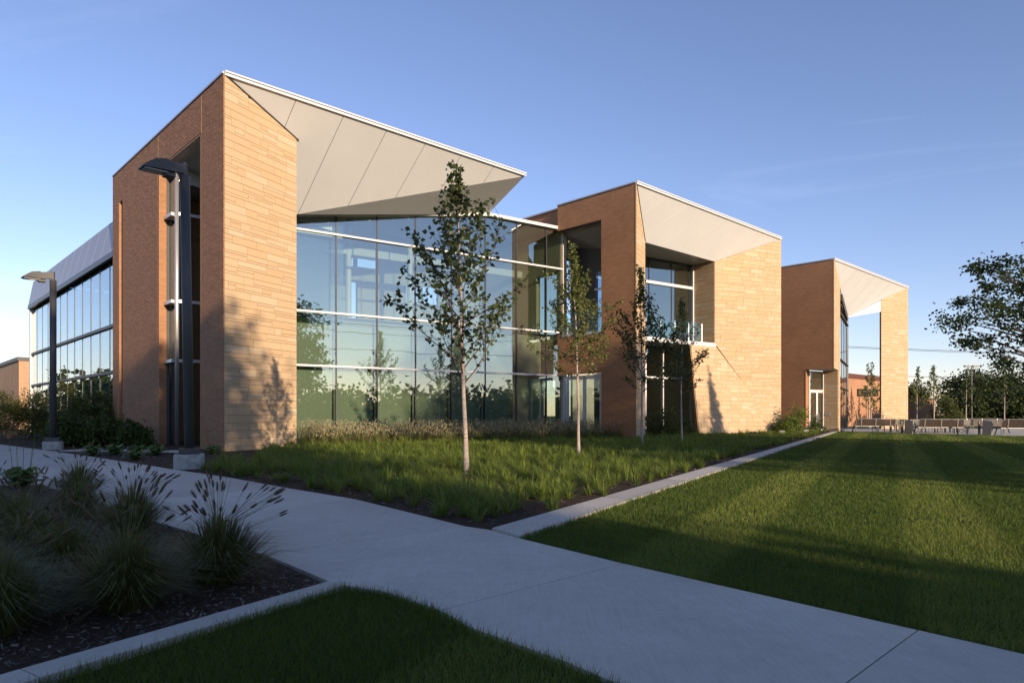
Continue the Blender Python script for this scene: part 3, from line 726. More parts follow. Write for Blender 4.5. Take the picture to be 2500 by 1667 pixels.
# recessed porch of the near pavilion: glass box corner, silver column, ceiling
pp = lambda s, dp, z: o1 + v3(D2)*s + v3(D1)*dp + UP*z
P1 = part('glass_wall', BLD)
rowsP = [-.05, 3.2, 5.44, 8.73, 10.9]
for z0, z1 in zip(rowsP[:-1], rowsP[1:]):
    m = MB(); m.prism([pp(5.57, .36, z0), pp(6.6, .36, z0), pp(6.6, .36, z1), pp(5.57, .36, z1)], v3(D1)*.02); m.build('pane', 'wing_glass', P1)
    c0 = pp(5.53, .36, 0); c1 = c0 + v3(DG)*6.5
    m = MB(); m.prism([c0+UP*z0, c1+UP*z0, c1+UP*z1, c0+UP*z1], nG*-.02); m.build('pane', 'window_glass', P1)
for z in rowsP[1:4]:
    m = MB(); m.box(pp(6.08, .27, z), v3(D2)*.52, v3(D1)*.13, UP*.06); m.build('rail', 'silver_metal', P1)
    m = MB(); m.box(pp(5.5, .36, z)+v3(DG)*3.2+nG*.02, v3(DG)*3.2, nG*.08, UP*.055); m.build('rail', 'silver_metal', P1)
for s in (6.45, 6.58):
    m = MB(); m.box(pp(s, .30, 5.4), v3(D2)*.025, v3(D1)*.05, UP*5.4); m.build('mullion', 'lamp_metal', P1)
m = MB(); m.tube([pp(5.42, .30, -.1), pp(5.42, .30, 10.9)], .075, 20); m.build('column', 'silver_metal', BLD, smooth=True)
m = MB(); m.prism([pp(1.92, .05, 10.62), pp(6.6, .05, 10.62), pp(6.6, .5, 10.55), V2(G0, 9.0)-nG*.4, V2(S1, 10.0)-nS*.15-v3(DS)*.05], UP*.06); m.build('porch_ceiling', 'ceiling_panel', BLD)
m = MB(); m.prism([c0+UP*10.0+nG*.03, c0+v3(DG)*6+UP*9.0+nG*.03, c0+v3(DG)*6+UP*9.5+nG*.03, c0+UP*10.5+nG*.03], nG*-.1); m.build('porch_beam', 'silver_metal', BLD)
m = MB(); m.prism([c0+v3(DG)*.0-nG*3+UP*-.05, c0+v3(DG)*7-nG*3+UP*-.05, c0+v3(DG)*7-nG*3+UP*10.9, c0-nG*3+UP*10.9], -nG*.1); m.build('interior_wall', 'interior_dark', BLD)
m = MB(); m.box(pp(5.53, .36, 1.6)+v3(DG)*2.9+nG*.05, v3(DG)*.35, nG*.05, UP*1.6); m.build('porch_panel', 'door_metal', BLD)
m = MB(); m.prism([pp(1.9, .02, 0), V2(S1, 0)-nS*.1-v3(DS)*.02, V2(S1, 10.6)-nS*.1-v3(DS)*.02, pp(1.9, .02, 10.6)], nS*.06); m.build('porch_wall', 'brick_masonry', BLD)

# --- left wing: curtain wall, metal fascia, end fin
W0 = Vector((-17.901, 31.471)); LWG = 21.9
wg = [1.85*i for i in range(1, 12)]
glass_wall(W0, D2, LWG, [3.16, 5.33, 8.42], wg, None, rail='lamp_metal', glass='wing_glass', rail_h=.14, mull_w=.03, nrm=nB, sill=False)
fw = V2(W0, 0)
m = MB(); m.box(fw+v3(D2)*(LWG/2)-v3(D1)*.1+UP*8.54, v3(D2)*(LWG/2+.3), v3(D1)*.16, UP*.13); m.build('fascia_gutter', 'dark_metal', BLD)
fas = part('fascia', BLD)
for i in range(13):
    a, b = i*1.85 - .9 + .025, (i+1)*1.85 - .9 - .025
    ta, tb = a - .55, b - .55
    b = min(b, LWG+.35); 
    if i == 0: a, ta = -.0, -.6
    q = [fw+v3(D2)*a-v3(D1)*.22+UP*8.69, fw+v3(D2)*b-v3(D1)*.22+UP*8.69, fw+v3(D2)*tb+v3(D1)*.12+UP*10.4, fw+v3(D2)*ta+v3(D1)*.12+UP*10.4]
    m = MB(); m.prism(q, v3(D1)*.05); m.build('fascia_panel', 'fascia_metal', fas)
m = MB(); m.prism([fw-v3(D2)*.6-v3(D1)*.16+UP*8.69, fw+v3(D2)*(LWG+.4)-v3(D1)*.16+UP*8.69, fw+v3(D2)*(LWG+.4)+v3(D1)*.16+UP*10.38, fw-v3(D2)*.6+v3(D1)*.16+UP*10.38], v3(D1)*.05); m.build('fascia_backing', 'white_metal', fas)
q = fw+v3(D2)*LWG
m = MB(); m.prism([q-v3(D1)*.16-UP*.1, q+v3(D1)*.1-UP*.1, q+v3(D1)*.1+UP*8.4, q-v3(D1)*.16+UP*8.4], v3(D2)*.35); m.build('end_fin', 'white_metal', BLD)
m = MB(); m.prism([q+v3(D2)*.36+v3(D1)*.15+UP*-.1, q+v3(D2)*.36+v3(D1)*12-UP*.1, q+v3(D2)*.36+v3(D1)*12+UP*10.2, q+v3(D2)*.36+v3(D1)*.15+UP*10.2], v3(D2)*.2); m.build('end_wall', 'fascia_metal', BLD)
m = MB(); m.prism([fw+v3(D1)*3.5+UP*0, fw+v3(D1)*3.5+v3(D2)*LWG, fw+v3(D1)*3.5+v3(D2)*LWG+UP*8.6, fw+v3(D1)*3.5+UP*8.6], v3(D1)*.1); m.build('interior_wall', 'interior_wall', BLD)
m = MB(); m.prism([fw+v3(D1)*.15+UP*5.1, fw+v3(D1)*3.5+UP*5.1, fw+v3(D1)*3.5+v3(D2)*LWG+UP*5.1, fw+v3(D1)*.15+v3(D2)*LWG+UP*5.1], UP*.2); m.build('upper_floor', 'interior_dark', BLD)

# --- roofs and hidden rear walls that close the volumes
rf = MB()
rf.prism([V2(A1+D1*.1+D2*.1, 11.9), V2(B1+D2*.05-D1*.1, 11.9), V2(B1+D2*6, 11.9), V2(A1+D1*11+D2*12.9, 11.9), V2(A1+D2*12.9+D1*.1, 11.9)], UP*.05)
rf.prism([V2(A2+D1*.1+D2*.1, 11.9), V2(B2-D1*.1+D2*.1, 11.9), V2(B2-D1*.2+D2*13, 11.9), V2(A2+D2*13+D1*.5, 11.9)], UP*.05)
rf.prism([V2(A3+D1*.1+D2*.1, 11.9), V2(B3-D1*.3+D2*.1, 11.9), V2(B3-D1*9+D2*9, 11.9), V2(A3+D2*12.8+D1*.4, 11.9)], UP*.05)
rf.prism([fw+v3(D1)*.3+UP*10.2, fw+v3(D1)*12+UP*10.2, fw+v3(D1)*12+v3(D2)*LWG+UP*10.2, fw+v3(D1)*.3+v3(D2)*LWG+UP*10.2], UP*.1)
q = V2(G0, 0); rf.prism([q-nG*.2+UP*10.9+v3(DG)*3, q-nG*7+UP*10.9+v3(DG)*3, q-nG*7+v3(DG)*14+UP*10.9, q-nG*.2+v3(DG)*13.9+UP*10.9], UP*.1)
rf.build('roof', 'roof_membrane', BLD)
rw = MB()
for p, d, ln in ((A1+D2*13.0, D1, 12), (B2+D1*-.25, D2, 13), (A3+D2*13, D1, 9)):
    rw.prism([V2(p, 0)+v3(d)*.3, V2(p, 0)+v3(d)*ln, V2(p, 11.85)+v3(d)*ln, V2(p, 11.85)+v3(d)*.3], v3(Vector((-d.y, d.x)))*.15)
rw.build('rear_wall', 'brick_masonry', BLD)
# ------------------------------------------------------------------ ground
def sheet(name, pts, z, mat, thick=0.0, **props):
    m = MB(); q = [V2(p, z) for p in pts]
    if sum(q[i].x*q[(i+1) % len(q)].y-q[(i+1) % len(q)].x*q[i].y for i in range(len(q))) < 0: q = q[::-1]
    if thick: m.prism(q, (0, 0, -thick))
    else: m.poly(q)
    return m.build(name, mat, **props)
sheet('ground', [(-900, -900), (900, -900), (900, 900), (-900, 900)], -.12, 'far_ground', kind='structure')
LAWN = [(.06, 6.34), (.853, 5.25), (2.14, 3.625), (3.42, 2.0), (6.0, -1.28), (14, -11.5), (60, -11.5), (60, 36.2), (31.5, 36.2), (26.9, 38.3), (22.95, 48.2)]
sheet('lawn', LAWN, 0.0, 'lawn_soil', kind='structure')
LAWN2 = [(-1.127, 4.55), (-.827, 4.41), (-.448, 4.025), (-.22, 3.66), (.2475, 3.15), (.40, 2.95), (.863, 2.365), (1.6, 1.4), (1.6, .6), (-3.2, .6), (-1.96, 2.95)]
sheet('front_lawn', LAWN2, 0.0, 'lawn_soil', kind='structure')
BED = [(-.21, 6.80), (-.47, 7.0), (-2.1, 9.25), (-3.6, 10.8), (-5.1, 12.45), (-6.6, 13.95), (-8.5, 15.8), (-12.4, 19.7), (-20, 26.8), (-33, 36), (-45, 48), (-30, 62), (22, 62), (22.3, 47.1)]
sheet('planting_bed', BED, .004, 'mulch_soil', kind='structure')
BED2 = [(-1.25, 4.63), (-2.0, 5.58), (-3.7, 7.25), (-5.2, 8.75), (-6.7, 10.25), (-7.63, 11.15), (-9.3, 11.15), (-14, 8.0), (-6, 1.0), (-3.0, 1.0), (-2.2, 2.96)]
sheet('mulch_bed', BED2, .006, 'mulch_soil', kind='structure')
# the concrete walk, poured slab by slab
PATH = bpy.data.objects.new('concrete_path', None); C.objects.link(PATH); PATH['kind'] = 'structure'
ST = [((-40, 22), (-33, 36)), ((-27, 16), (-20, 26.8)), ((-18, 13), (-12.4, 19.7)), ((-12, 11.4), (-8.5, 15.8)), ((-7.66, 11.2), (-6.6, 13.9)), ((-6.7, 10.3), (-5.1, 12.45)), ((-5.2, 8.78), (-3.6, 10.8)), ((-3.72, 7.25), (-2.1, 9.25)),
      ((-2.0, 5.58), (-.47, 7.0)), ((-.42, 3.99), (.853, 5.25)), ((.863, 2.365), (2.14, 3.625)), ((2.15, .74), (3.42, 2.0)), ((4.7, -2.5), (6.0, -1.28)), ((14, -14.2), (14, -11.5))]
for i in range(len(ST)-1):
    (l0, r0), (l1, r1) = ST[i], ST[i+1]
    pts = [l0, l1, r1, r0]
    if i == 8: pts = [(-2.0, 5.58), (-1.23, 4.66), (-1.1, 4.56), (-.827, 4.41), (-.42, 3.99), (.853, 5.25), (.06, 6.34), (-.21, 6.78), (-.47, 7.0)]
    if i == 9: pts = [(-.42, 3.99), (-.22, 3.66), (.2475, 3.15), (.40, 2.95), (.863, 2.365), (2.14, 3.625), (.853, 5.25)]
    if i == 2: pts = [(-18, 13), (-12, 11.4), (-8.5, 15.8), (-12.4, 19.7)]
    cx = sum(p[0] for p in pts)/len(pts); cy = sum(p[1] for p in pts)/len(pts)
    def ins(p):
        d = math.hypot(p[0]-cx, p[1]-cy); k = 1-.006/d; return (cx+(p[0]-cx)*k, cy+(p[1]-cy)*k)
    m = MB(); q = [V2(ins(p), .02) for p in pts]
    if sum(q[j].x*q[(j+1) % len(q)].y-q[(j+1) % len(q)].x*q[j].y for j in range(len(q))) < 0: q = q[::-1]
    m.prism(q, (0, 0, -.10)); m.build('slab', 'concrete', PATH)
sheet('path_bed', [(-41, 21.5), (-33, 36.5), (-20, 26.9), (-8.5, 15.85), (-.2, 6.9), (.1, 6.4), (6.1, -1.25), (14, -11.4), (14, -14.3), (4.6, -2.6), (.4, 2.85), (-1.2, 4.6), (-7.7, 11.1)], -.06, 'mulch_soil', kind='structure')
# short walk to the porch
WALK = bpy.data.objects.new('porch_walk', None); C.objects.link(WALK); WALK['kind'] = 'structure'
w0, w1 = Vector((-14.6, 21.9)), Vector((-10.2, 21.0))
for i in range(4):
    a, b = w0.lerp(w1, i/4+.004), w0.lerp(w1, (i+1)/4-.004); u = Vector((.25, 1.1))
    m = MB(); m.prism([V2(a, .015), V2(b, .015), V2(b+u, .015), V2(a+u, .015)], (0, 0, -.1)); m.build('slab', 'concrete', WALK)
# kerbs, in cast lengths
def kerb(name, a0, a1, b0, b1, n, z=.034):
    K = bpy.data.objects.new(name, None); C.objects.link(K); K['kind'] = 'structure'
    a0, a1, b0, b1 = map(Vector, (a0, a1, b0, b1))
    for i in range(n):
        f, g = i/n+.0008, (i+1)/n-.0008
        m = MB(); q = [V2(a0.lerp(a1, f), z), V2(b0.lerp(b1, f), z), V2(b0.lerp(b1, g), z), V2(a0.lerp(a1, g), z)]
        m.prism(q, (0, 0, -.2)); m.build('kerb_stone', 'concrete', K)
kerb('lawn_kerb', (-.214, 6.78), (21.96, 47.1), (.06, 6.34), (22.95, 48.4), 15)
kerb('bed_kerb', (-1.23, 4.64), (-3.1, 1.42), (-1.10, 4.53), (-2.92, 1.33), 2)
# plaza
PLZ = [(22.2, 47.3), (22.95, 48.2), (26.9, 38.3), (31.5, 36.2), (60, 36.2), (60, 44), (46, 48), (42, 56), (36, 61), (27.5, 58.5), (24.5, 50.5)]
sheet('plaza', PLZ, .012, 'concrete', .1, kind='structure')

# ------------------------------------------------------------------ plants: generic blades and leaves
def tri_blades(base, h, lean, width, bend=0.5):
    """curved blades: base (n,2|3), height, horizontal reach vector (n,2), width -> verts, tris"""
    n = len(base); b = np.zeros((n, 3)); b[:, :base.shape[1]] = base
    ln = np.linalg.norm(lean, axis=1, keepdims=True)+1e-9; side = np.stack([-lean[:, 1], lean[:, 0]], 1)/ln
    a = rng.uniform(0, math.pi, n); sx = np.where(ln[:, 0] > .01*1, 1, 0)
    s3 = np.concatenate([side, np.zeros((n, 1))], 1)*width[:, None]/2
    l3 = np.concatenate([lean, np.zeros((n, 1))], 1); up = np.zeros((n, 3)); up[:, 2] = h
    m = b + l3*(.5*(1-bend)) + up*.62; t = b + l3 + up*(1-.0*bend)
    V = np.stack([b-s3, b+s3, m-s3*.8, m+s3*.8, t], 1).reshape(-1, 3)
    k = np.arange(n)[:, None]*5
    T = np.concatenate([k+np.array([[0, 1, 3]]), k+np.array([[0, 3, 2]]), k+np.array([[2, 3, 4]])], 0)
    return V, T
def simple_blades(base, h, lean, width):
    n = len(base); b = np.zeros((n, 3)); b[:, :2] = base
    a = rng.uniform(0, 2*math.pi, n); s = np.stack([np.cos(a), np.sin(a), np.zeros(n)], 1)*width[:, None]/2
    t = b + np.concatenate([lean, h[:, None]], 1)
    V = np.stack([b-s, b+s, t], 1).reshape(-1, 3); T = np.arange(3*n).reshape(-1, 3)
    return V, T
def in_poly(p, poly):
    x, y = p[:, 0], p[:, 1]; ins = np.zeros(len(p), bool); k = len(poly)
    for i in range(k):
        x0, y0 = poly[i]; x1, y1 = poly[(i+1) % k]
        c = ((y0 > y) != (y1 > y)) & (x < (x1-x0)*(y-y0)/((y1-y0) + 1e-12)+x0); ins ^= c
    return ins
def seg_dist(p, poly):
    d = np.full(len(p), 1e9)
    for i in range(len(poly)):
        a = np.array(poly[i]); b = np.array(poly[(i+1) % len(poly)]); ab = b-a
        t = np.clip(((p-a)@ab)/(ab@ab), 0, 1); d = np.minimum(d, np.linalg.norm(p-(a+t[:, None]*ab), axis=1))
    return d
class Soup:
    def __init__(s): s.v = []; s.t = []; s.n = 0
    def add(s, V, T): s.v.append(V); s.t.append(T+s.n); s.n += len(V)
    def build(s, name, mat, parent=None, local=False, **p): return np_mesh(name, np.concatenate(s.v), np.concatenate(s.t), mat, parent, local, **p)
def view_ok(p, m=2.5): return (np.abs(p[:, 0]) < p[:, 1]*.85+m) & (p[:, 1] > .5)
def lawn(poly, name, dens):
    """mown grass: density and blade size follow the distance, so that the sward reads alike all over"""
    S = Soup()
    for y0, y1, per_m2, h, w in dens:
        xs = [p[0] for p in poly]; a, b = max(min(xs), -.85*y1-2.5), min(max(xs), .85*y1+2.5)
        if b <= a: continue
        n = int((b-a)*(y1-y0)*per_m2); p = np.stack([rng.uniform(a, b, n), rng.uniform(y0, y1, n)], 1)
        p = p[in_poly(p, poly) & view_ok(p)]
        d = seg_dist(p, poly); k = len(p)
        hh = h*rng.uniform(.55, 1.15, k)*np.where(d < .10, rng.uniform(1.0, 1.9, k), 1.0)
        ln = rng.normal(0, .4, (k, 2))*hh[:, None]
        V, T = simple_blades(p, hh, ln, w*rng.uniform(.6, 1.3, k)); S.add(V, T)
    return S.build(name, 'lawn_blade', kind='stuff')
lawn(LAWN, 'lawn_grass', [(1, 3, 3000, .045, .007), (3, 5, 7000, .045, .005), (5, 7, 5200, .045, .006), (7, 10, 2600, .045, .008), (10, 15, 1200, .045, .012), (15, 24, 480, .045, .018), (24, 48.5, 150, .045, .03)])
lawn(LAWN2, 'front_lawn_grass', [(1.6, 3.2, 9000, .045, .0045), (3.2, 4.6, 8000, .045, .005)])

# sedge planting in the long bed
def clump_blades(p, n, h, spread, w, bend=.5):
    k = len(p); idx = np.repeat(np.arange(k), n); N_ = len(idx)
    a = rng.uniform(0, 2*math.pi, N_); r = np.sqrt(rng.uniform(0, 1, N_)); hh = np.repeat(h, n)*rng.uniform(.55, 1.1, N_)
    base = p[idx] + np.stack([np.cos(a), np.sin(a)], 1)*(.05*r)[:, None]
    lean = np.stack([np.cos(a), np.sin(a)], 1)*(np.repeat(spread, n)*r*rng.uniform(.5, 1.2, N_))[:, None]
    return tri_blades(base, hh*(1-.25*r), lean, w*rng.uniform(.7, 1.3, N_), bend)
BEDV = [(-.22, 6.95), (-2.02, 9.42), (-5.05, 12.62), (-6.55, 14.25), (-6.3, 15.4), (-7.6, 21.5), (-7.4, 24.0), (-8.4, 27.6), (2.6, 35.4), (5.6, 31.7), (6.6, 33.2), (7.6, 39), (10.2, 37.7), (16.4, 41.9), (19.4, 46.6), (21.3, 46.4)]
n = 14500; p = np.stack([rng.uniform(-9, 22, n), rng.uniform(6.8, 47, n)], 1); p = p[in_poly(p, BEDV)]
d = seg_dist(p, BEDV[:1]+[(21.3, 46.4)]); dpath = seg_dist(p, [BEDV[0], BEDV[1], BEDV[2], BEDV[1]])
keep = (rng.uniform(0, 1, len(p)) < np.clip(d/.45+.15, 0, 1)) & (rng.uniform(0, 1, len(p)) < np.clip(dpath/.25+.25, 0, 1))
# thinner with distance: fewer but wider tufts
keep &= rng.uniform(0, 1, len(p)) < np.clip(26/p[:, 1], .35, 1)
p = p[keep]
# distance to the building's glass: the plumed grass grows there instead
g0 = np.array(G0); dg_ = np.array(DG); ng = np.array([DG.y, -DG.x])
rel = p - g0; along = rel@dg_; out = rel@ng
plumed = (out < 3.2 + .7*np.sin(along*1.7) + .4*np.sin(along*4.1)) & (along > -4.5) & (along < 15)
S = Soup(); q = p[~plumed]; k = len(q)
near = q[:, 1] < 17
for sel, nb_, w in ((near, 46, .0105), (~near, 26, .019)):
    r = q[sel]; V, T = clump_blades(r, nb_, rng.uniform(.17, .34, len(r))*(1+.7*(rng.uniform(0, 1, len(r)) < .06)), rng.uniform(.26, .46, len(r)), w, .35); S.add(V, T)
S.build('sedge_planting', 'sedge_blade', kind='stuff')
n = 1500; al = rng.uniform(-4.5, 14.5, n); ou = .5 + 3.9*rng.uniform(0, 1, n)**1.3
q = g0 + al[:, None]*dg_ + ou[:, None]*ng
q = q[~in_poly(q, [(-20, 20), (-9.2, 21.6), (-7.3, 25.0), (-9, 29), (-20, 30)])]
S = Soup(); hq = rng.uniform(.30, .78, len(q)); V, T = clump_blades(q, 26, hq, rng.uniform(.3, .6, len(q)), .014, .35); S.add(V, T)
S.build('fountain_grass_planting', 'fountain_blade', kind='stuff')
def spindle(c, axis, L_, r, n=4):
    axis = axis/np.linalg.norm(axis, axis=1, keepdims=True); k = len(c)
    h = np.cross(axis, np.array([[.2, .3, 1.0]])); h /= np.linalg.norm(h, axis=1, keepdims=True); g = np.cross(axis, h)
    rows = [c]
    for f, rr in ((.3, 1.0), (.7, .75)):
        for j in range(n):
            t = 2*math.pi*j/n; rows.append(c + axis*(L_*f)[:, None] + (h*math.cos(t)+g*math.sin(t))*(r*rr)[:, None])
    rows.append(c + axis*L_[:, None]); V = np.stack(rows, 1).reshape(-1, 3); m_ = 2*n+2; T = []
    for j in range(n):
        jj = (j+1) % n; T += [(0, 1+jj, 1+j), (1+j, 1+jj, 1+n+jj), (1+j, 1+n+jj, 1+n+j), (1+n+j, 1+n+jj, m_-1)]
    return V, (np.arange(k)[:, None, None]*m_ + np.array(T)[None]).reshape(-1, 3)
S = Soup(); idx = np.repeat(np.arange(len(q)), 5); N_ = len(idx); a = rng.uniform(0, 2*math.pi, N_); r = rng.uniform(.05, .5, N_)
base = np.concatenate([q[idx] + np.stack([np.cos(a), np.sin(a)], 1)*r[:, None], (hq[idx]*rng.uniform(.75, 1.25, N_))[:, None]], 1)
ax = np.stack([np.cos(a)*r*1.2, np.sin(a)*r*1.2, np.full(N_, .8)], 1)
V, T = spindle(base, ax, rng.uniform(.09, .15, N_), rng.uniform(.012, .02, N_)); S.add(V, T); S.build('grass_plumes', 'sunlit_plume', kind='stuff')
# chips of bark on the open mulch
def chips(polys, n, size, avoid=None):
    S = Soup()
    for pol in polys:
        xs = [a for a, b in pol]; ys = [b for a, b in pol]
        p = np.stack([rng.uniform(min(xs), max(xs), n), rng.uniform(min(ys), max(ys), n)], 1); p = p[in_poly(p, pol) & view_ok(p)]
        k = len(p); a = rng.uniform(0, math.pi, k); ln = size*rng.uniform(.4, 1.6, k); wd = ln*rng.uniform(.2, .45, k); tl = rng.normal(0, .35, k)
        u = np.stack([np.cos(a)*np.cos(tl), np.sin(a)*np.cos(tl), np.sin(tl)], 1)*ln[:, None]/2; v = np.stack([-np.sin(a), np.cos(a), rng.normal(0, .3, k)], 1)*wd[:, None]/2
        c = np.concatenate([p, rng.uniform(.006, .03, k)[:, None]], 1)
        V = np.stack([c-u-v*.6, c+u-v, c+u*.9+v, c-u+v*.8], 1).reshape(-1, 4, 3).reshape(-1, 3); q = np.arange(k)[:, None]*4
        S.add(V, np.concatenate([q+np.array([[0, 1, 2]]), q+np.array([[0, 2, 3]])], 0))
    return S
chips([BED2], 95000, .024).build('mulch_chips', 'mulch_chip', kind='stuff')
chips([[(-.3, 6.9), (-2.05, 9.3), (-6.6, 14.0), (-8.5, 15.9), (-13, 20.5), (-9, 21), (-6, 16), (.2, 8)], [(-.25, 6.9), (.6, 8.3), (12, 28), (11, 29), (-.5, 8.5)]], 12000, .04).build('mulch_chips', 'mulch_chip', kind='stuff')

# ------------------------------------------------------------------ fountain grasses of the near bed, one by one
def plume_mesh(seed):
    r = np.random.default_rng(seed); S = Soup()
    V, T = spindle(np.zeros((1, 3)), np.array([[0, .0, 1.0]]), np.array([.10]), np.array([.010]), 6); S.add(V, T)
    n = 170; t = r.uniform(.0, 1, n); a = r.uniform(0, 2*math.pi, n); L_ = .020*np.sin(np.pi*np.clip(t*.9+.08, 0, 1))+.006
    b = np.stack([np.zeros(n), np.zeros(n), t*.095], 1); d = np.stack([np.cos(a), np.sin(a), np.full(n, .9)], 1)*L_[:, None]
    s = np.stack([-np.sin(a), np.cos(a), np.zeros(n)], 1)*.0011
    V = np.stack([b-s, b+s, b+d], 1).reshape(-1, 3); S.add(V, np.arange(3*n).reshape(-1, 3))
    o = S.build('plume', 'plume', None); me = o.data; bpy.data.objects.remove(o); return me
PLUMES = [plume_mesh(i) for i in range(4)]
def fountain(x, y, h, rad, nb_, npl, label, seed, sweep=(0, 0)):
    r = np.random.default_rng(seed); e = empty('fountain_grass', (x, y, -.03), label, 'grass clump', 'fountain grasses in the mulch bed')
    a = r.uniform(0, 2*math.pi, nb_); rr = np.sqrt(r.uniform(0, 1, nb_))
    base = np.stack([x+np.cos(a)*rr*.10, y+np.sin(a)*rr*.10, np.full(nb_, -.03)], 1)
    hh = h*r.uniform(.5, 1.0, nb_)*(1-.45*rr**2); ln = np.stack([np.cos(a), np.sin(a)], 1)*(rad*rr*r.uniform(.6, 1.15, nb_))[:, None] + np.array(sweep)*.5
    # three-segment arching blades
    n = nb_; l3 = np.concatenate([ln, np.zeros((n, 1))], 1); side = np.stack([-np.sin(a), np.cos(a), np.zeros(n)], 1)*(.0032*r.uniform(.7, 1.3, n))[:, None]
    up = np.zeros((n, 3)); up[:, 2] = hh
    p1 = base + l3*.18 + up*.45; p2 = base + l3*.55 + up*.85; p3 = base + l3 + up*(1-.25*rr[:, None])
    V = np.stack([base-side, base+side, p1-side, p1+side, p2-side*.7, p2+side*.7, p3], 1).reshape(-1, 3); k = np.arange(n)[:, None]*7
    T = np.concatenate([k+np.array([[i, j, l]]) for i, j, l in ((0, 1, 3), (0, 3, 2), (2, 3, 5), (2, 5, 4), (4, 5, 6))], 0)
    np_mesh('blades', V, T, 'fountain_blade', e)
    st = MB()
    for i in range(npl):
        t = r.uniform(0, 2*math.pi); q = math.sqrt(r.uniform(.05, 1)); L_ = h*r.uniform(.95, 1.35)
        dx, dy = math.cos(t)*rad*q*.62+sweep[0], math.sin(t)*rad*q*.62+sweep[1]
        b = Vector((x, y, -.03)); tip = b + Vector((dx, dy, L_*(1-.22*q))); mid = b + Vector((dx*.35, dy*.35, L_*.62))
        st.tube([b, mid, tip], [.0018, .0016, .0013], 3, cap=False)
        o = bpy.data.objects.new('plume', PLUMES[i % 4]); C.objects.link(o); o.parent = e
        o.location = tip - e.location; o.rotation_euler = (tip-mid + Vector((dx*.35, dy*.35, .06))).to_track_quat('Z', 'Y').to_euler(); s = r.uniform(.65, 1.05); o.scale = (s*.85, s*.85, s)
    st.build('stems', 'fountain_blade', e)
    return e
fountain(-2.02, 4.72, .62, .56, 1500, 44, 'fountain grass clump closest to the path corner, its pale plumes over the concrete', 1, (.06, .0))
fountain(-2.28, 4.08, .60, .56, 1500, 38, 'fountain grass clump in the middle of the front row, beside the bed kerb', 2)
fountain(-2.72, 3.62, .58, .52, 1400, 30, 'fountain grass clump cut by the left edge of the photo, nearest the camera', 3)
fountain(-3.62, 6.55, .62, .56, 1200, 34, 'fountain grass clump by the path edge, behind the one at the path corner', 4)
fountain(-3.75, 5.35, .58, .52, 1100, 26, 'fountain grass clump in the middle of the bed with brownish drooping plumes', 5)
fountain(-5.95, 9.45, .66, .58, 1000, 10, 'fountain grass clump at the far end of the mulch bed, near the hosta', 6)
fountain(-4.55, 6.35, .58, .52, 900, 20, 'fountain grass clump at the left edge, in the second row of the bed', 7)
fountain(-4.75, 7.55, .58, .52, 900, 20, 'fountain grass clump between the far clump and the second row', 8)
fountain(-6.0, 7.9, .55, .42, 500, 10, 'fountain grass clump at the left edge, below the hosta with flower stalks', 9)
fountain(-3.05, 4.72, .58, .54, 1200, 28, 'fountain grass clump in the gap between the front row and the path', 10)
fountain(-3.35, 4.15, .56, .52, 1100, 22, 'fountain grass clump at the left edge, just above the one nearest the camera', 11)

# ------------------------------------------------------------------ hostas
def hosta(x, y, r, n, label, stalks=0, seed=0):
    rr = random.Random(seed); e = empty('hosta', (x, y, -.02), label, 'hosta', 'hostas along the walk')
    m = MB()
    for i in range(n):
        a = i*2.399 + rr.uniform(-.2, .2); L_ = r*rr.uniform(.75, 1.1)*(.6+.4*i/n); h = .6*r*(1.3-i/n); w = L_*.30
        d = Vector((math.cos(a), math.sin(a), 0)); s = Vector((-d.y, d.x, 0)); b = Vector((x, y, 0)) + d*.03
        p = [b, b+d*L_*.35+UP*h*.8, b+d*L_*.7+UP*h, b+d*L_+UP*h*.72]
        ww = [.01, w*.8, w, 0.004]
        for j in range(3): 
            c = UP*-.012
            m.poly([p[j]-s*ww[j], p[j]+c*0, p[j+1], p[j+1]-s*ww[j+1]]); m.poly([p[j], p[j]+s*ww[j], p[j+1]+s*ww[j+1], p[j+1]])
    m.build('leaves', 'hosta_leaf', e)
    if stalks:
        st = MB(); bd = Soup()
        for i in range(stalks):
            a = rr.uniform(0, 6.28); q = Vector((x+math.cos(a)*.1, y+math.sin(a)*.1, 0)); t = q + Vector((math.cos(a)*.12, math.sin(a)*.12, r*rr.uniform(2.0, 2.9)))
            st.tube([q, q.lerp(t, .5)+Vector((0, 0, .02)), t], [.005, .004, .002], 4)
            k = 7; c = np.array([list(q.lerp(t, .55+.45*i_/k)) for i_ in range(k)]); ax_ = np.array([[math.cos(a+i_*2), math.sin(a+i_*2), .6] for i_ in range(k)])
            V, T = spindle(c, ax_, np.full(k, .035), np.full(k, .005)); bd.add(V, T)
        st.build('flower_stalk', 'hosta_leaf', e); bd.build('seed_pods', 'hosta_leaf', e, kind='stuff')
    return e
hosta(-7.85, 11.0, .42, 26, 'dark hosta with tall seed stalks at the far end of the mulch bed', 5, 1)
hosta(-8.7, 10.8, .36, 22, 'hosta cut by the left edge of the photo, with two seed stalks', 2, 2)
for i, (u, v, r, st, lb) in enumerate(((225, 1112, .42, 4, 'yellow green hosta nearest the far lamp post, beside the porch walk'), (280, 1110, .42, 4, 'hosta second along the porch walk from the far lamp post'), (333, 1108, .36, 4, 'darker hosta behind the yellow green one, third along the porch walk'),
                                   (330, 1122, .34, 1, 'low yellow green hosta on bare mulch in front of the others'), (380, 1112, .40, 3, 'hosta just left of the near lamp post base'), (520, 1108, .36, 2, 'pale hosta at the foot of the stone corner'))):
    g = gp(u, v); hosta(g.x, g.y, r, 24, lb, st, 10+i)

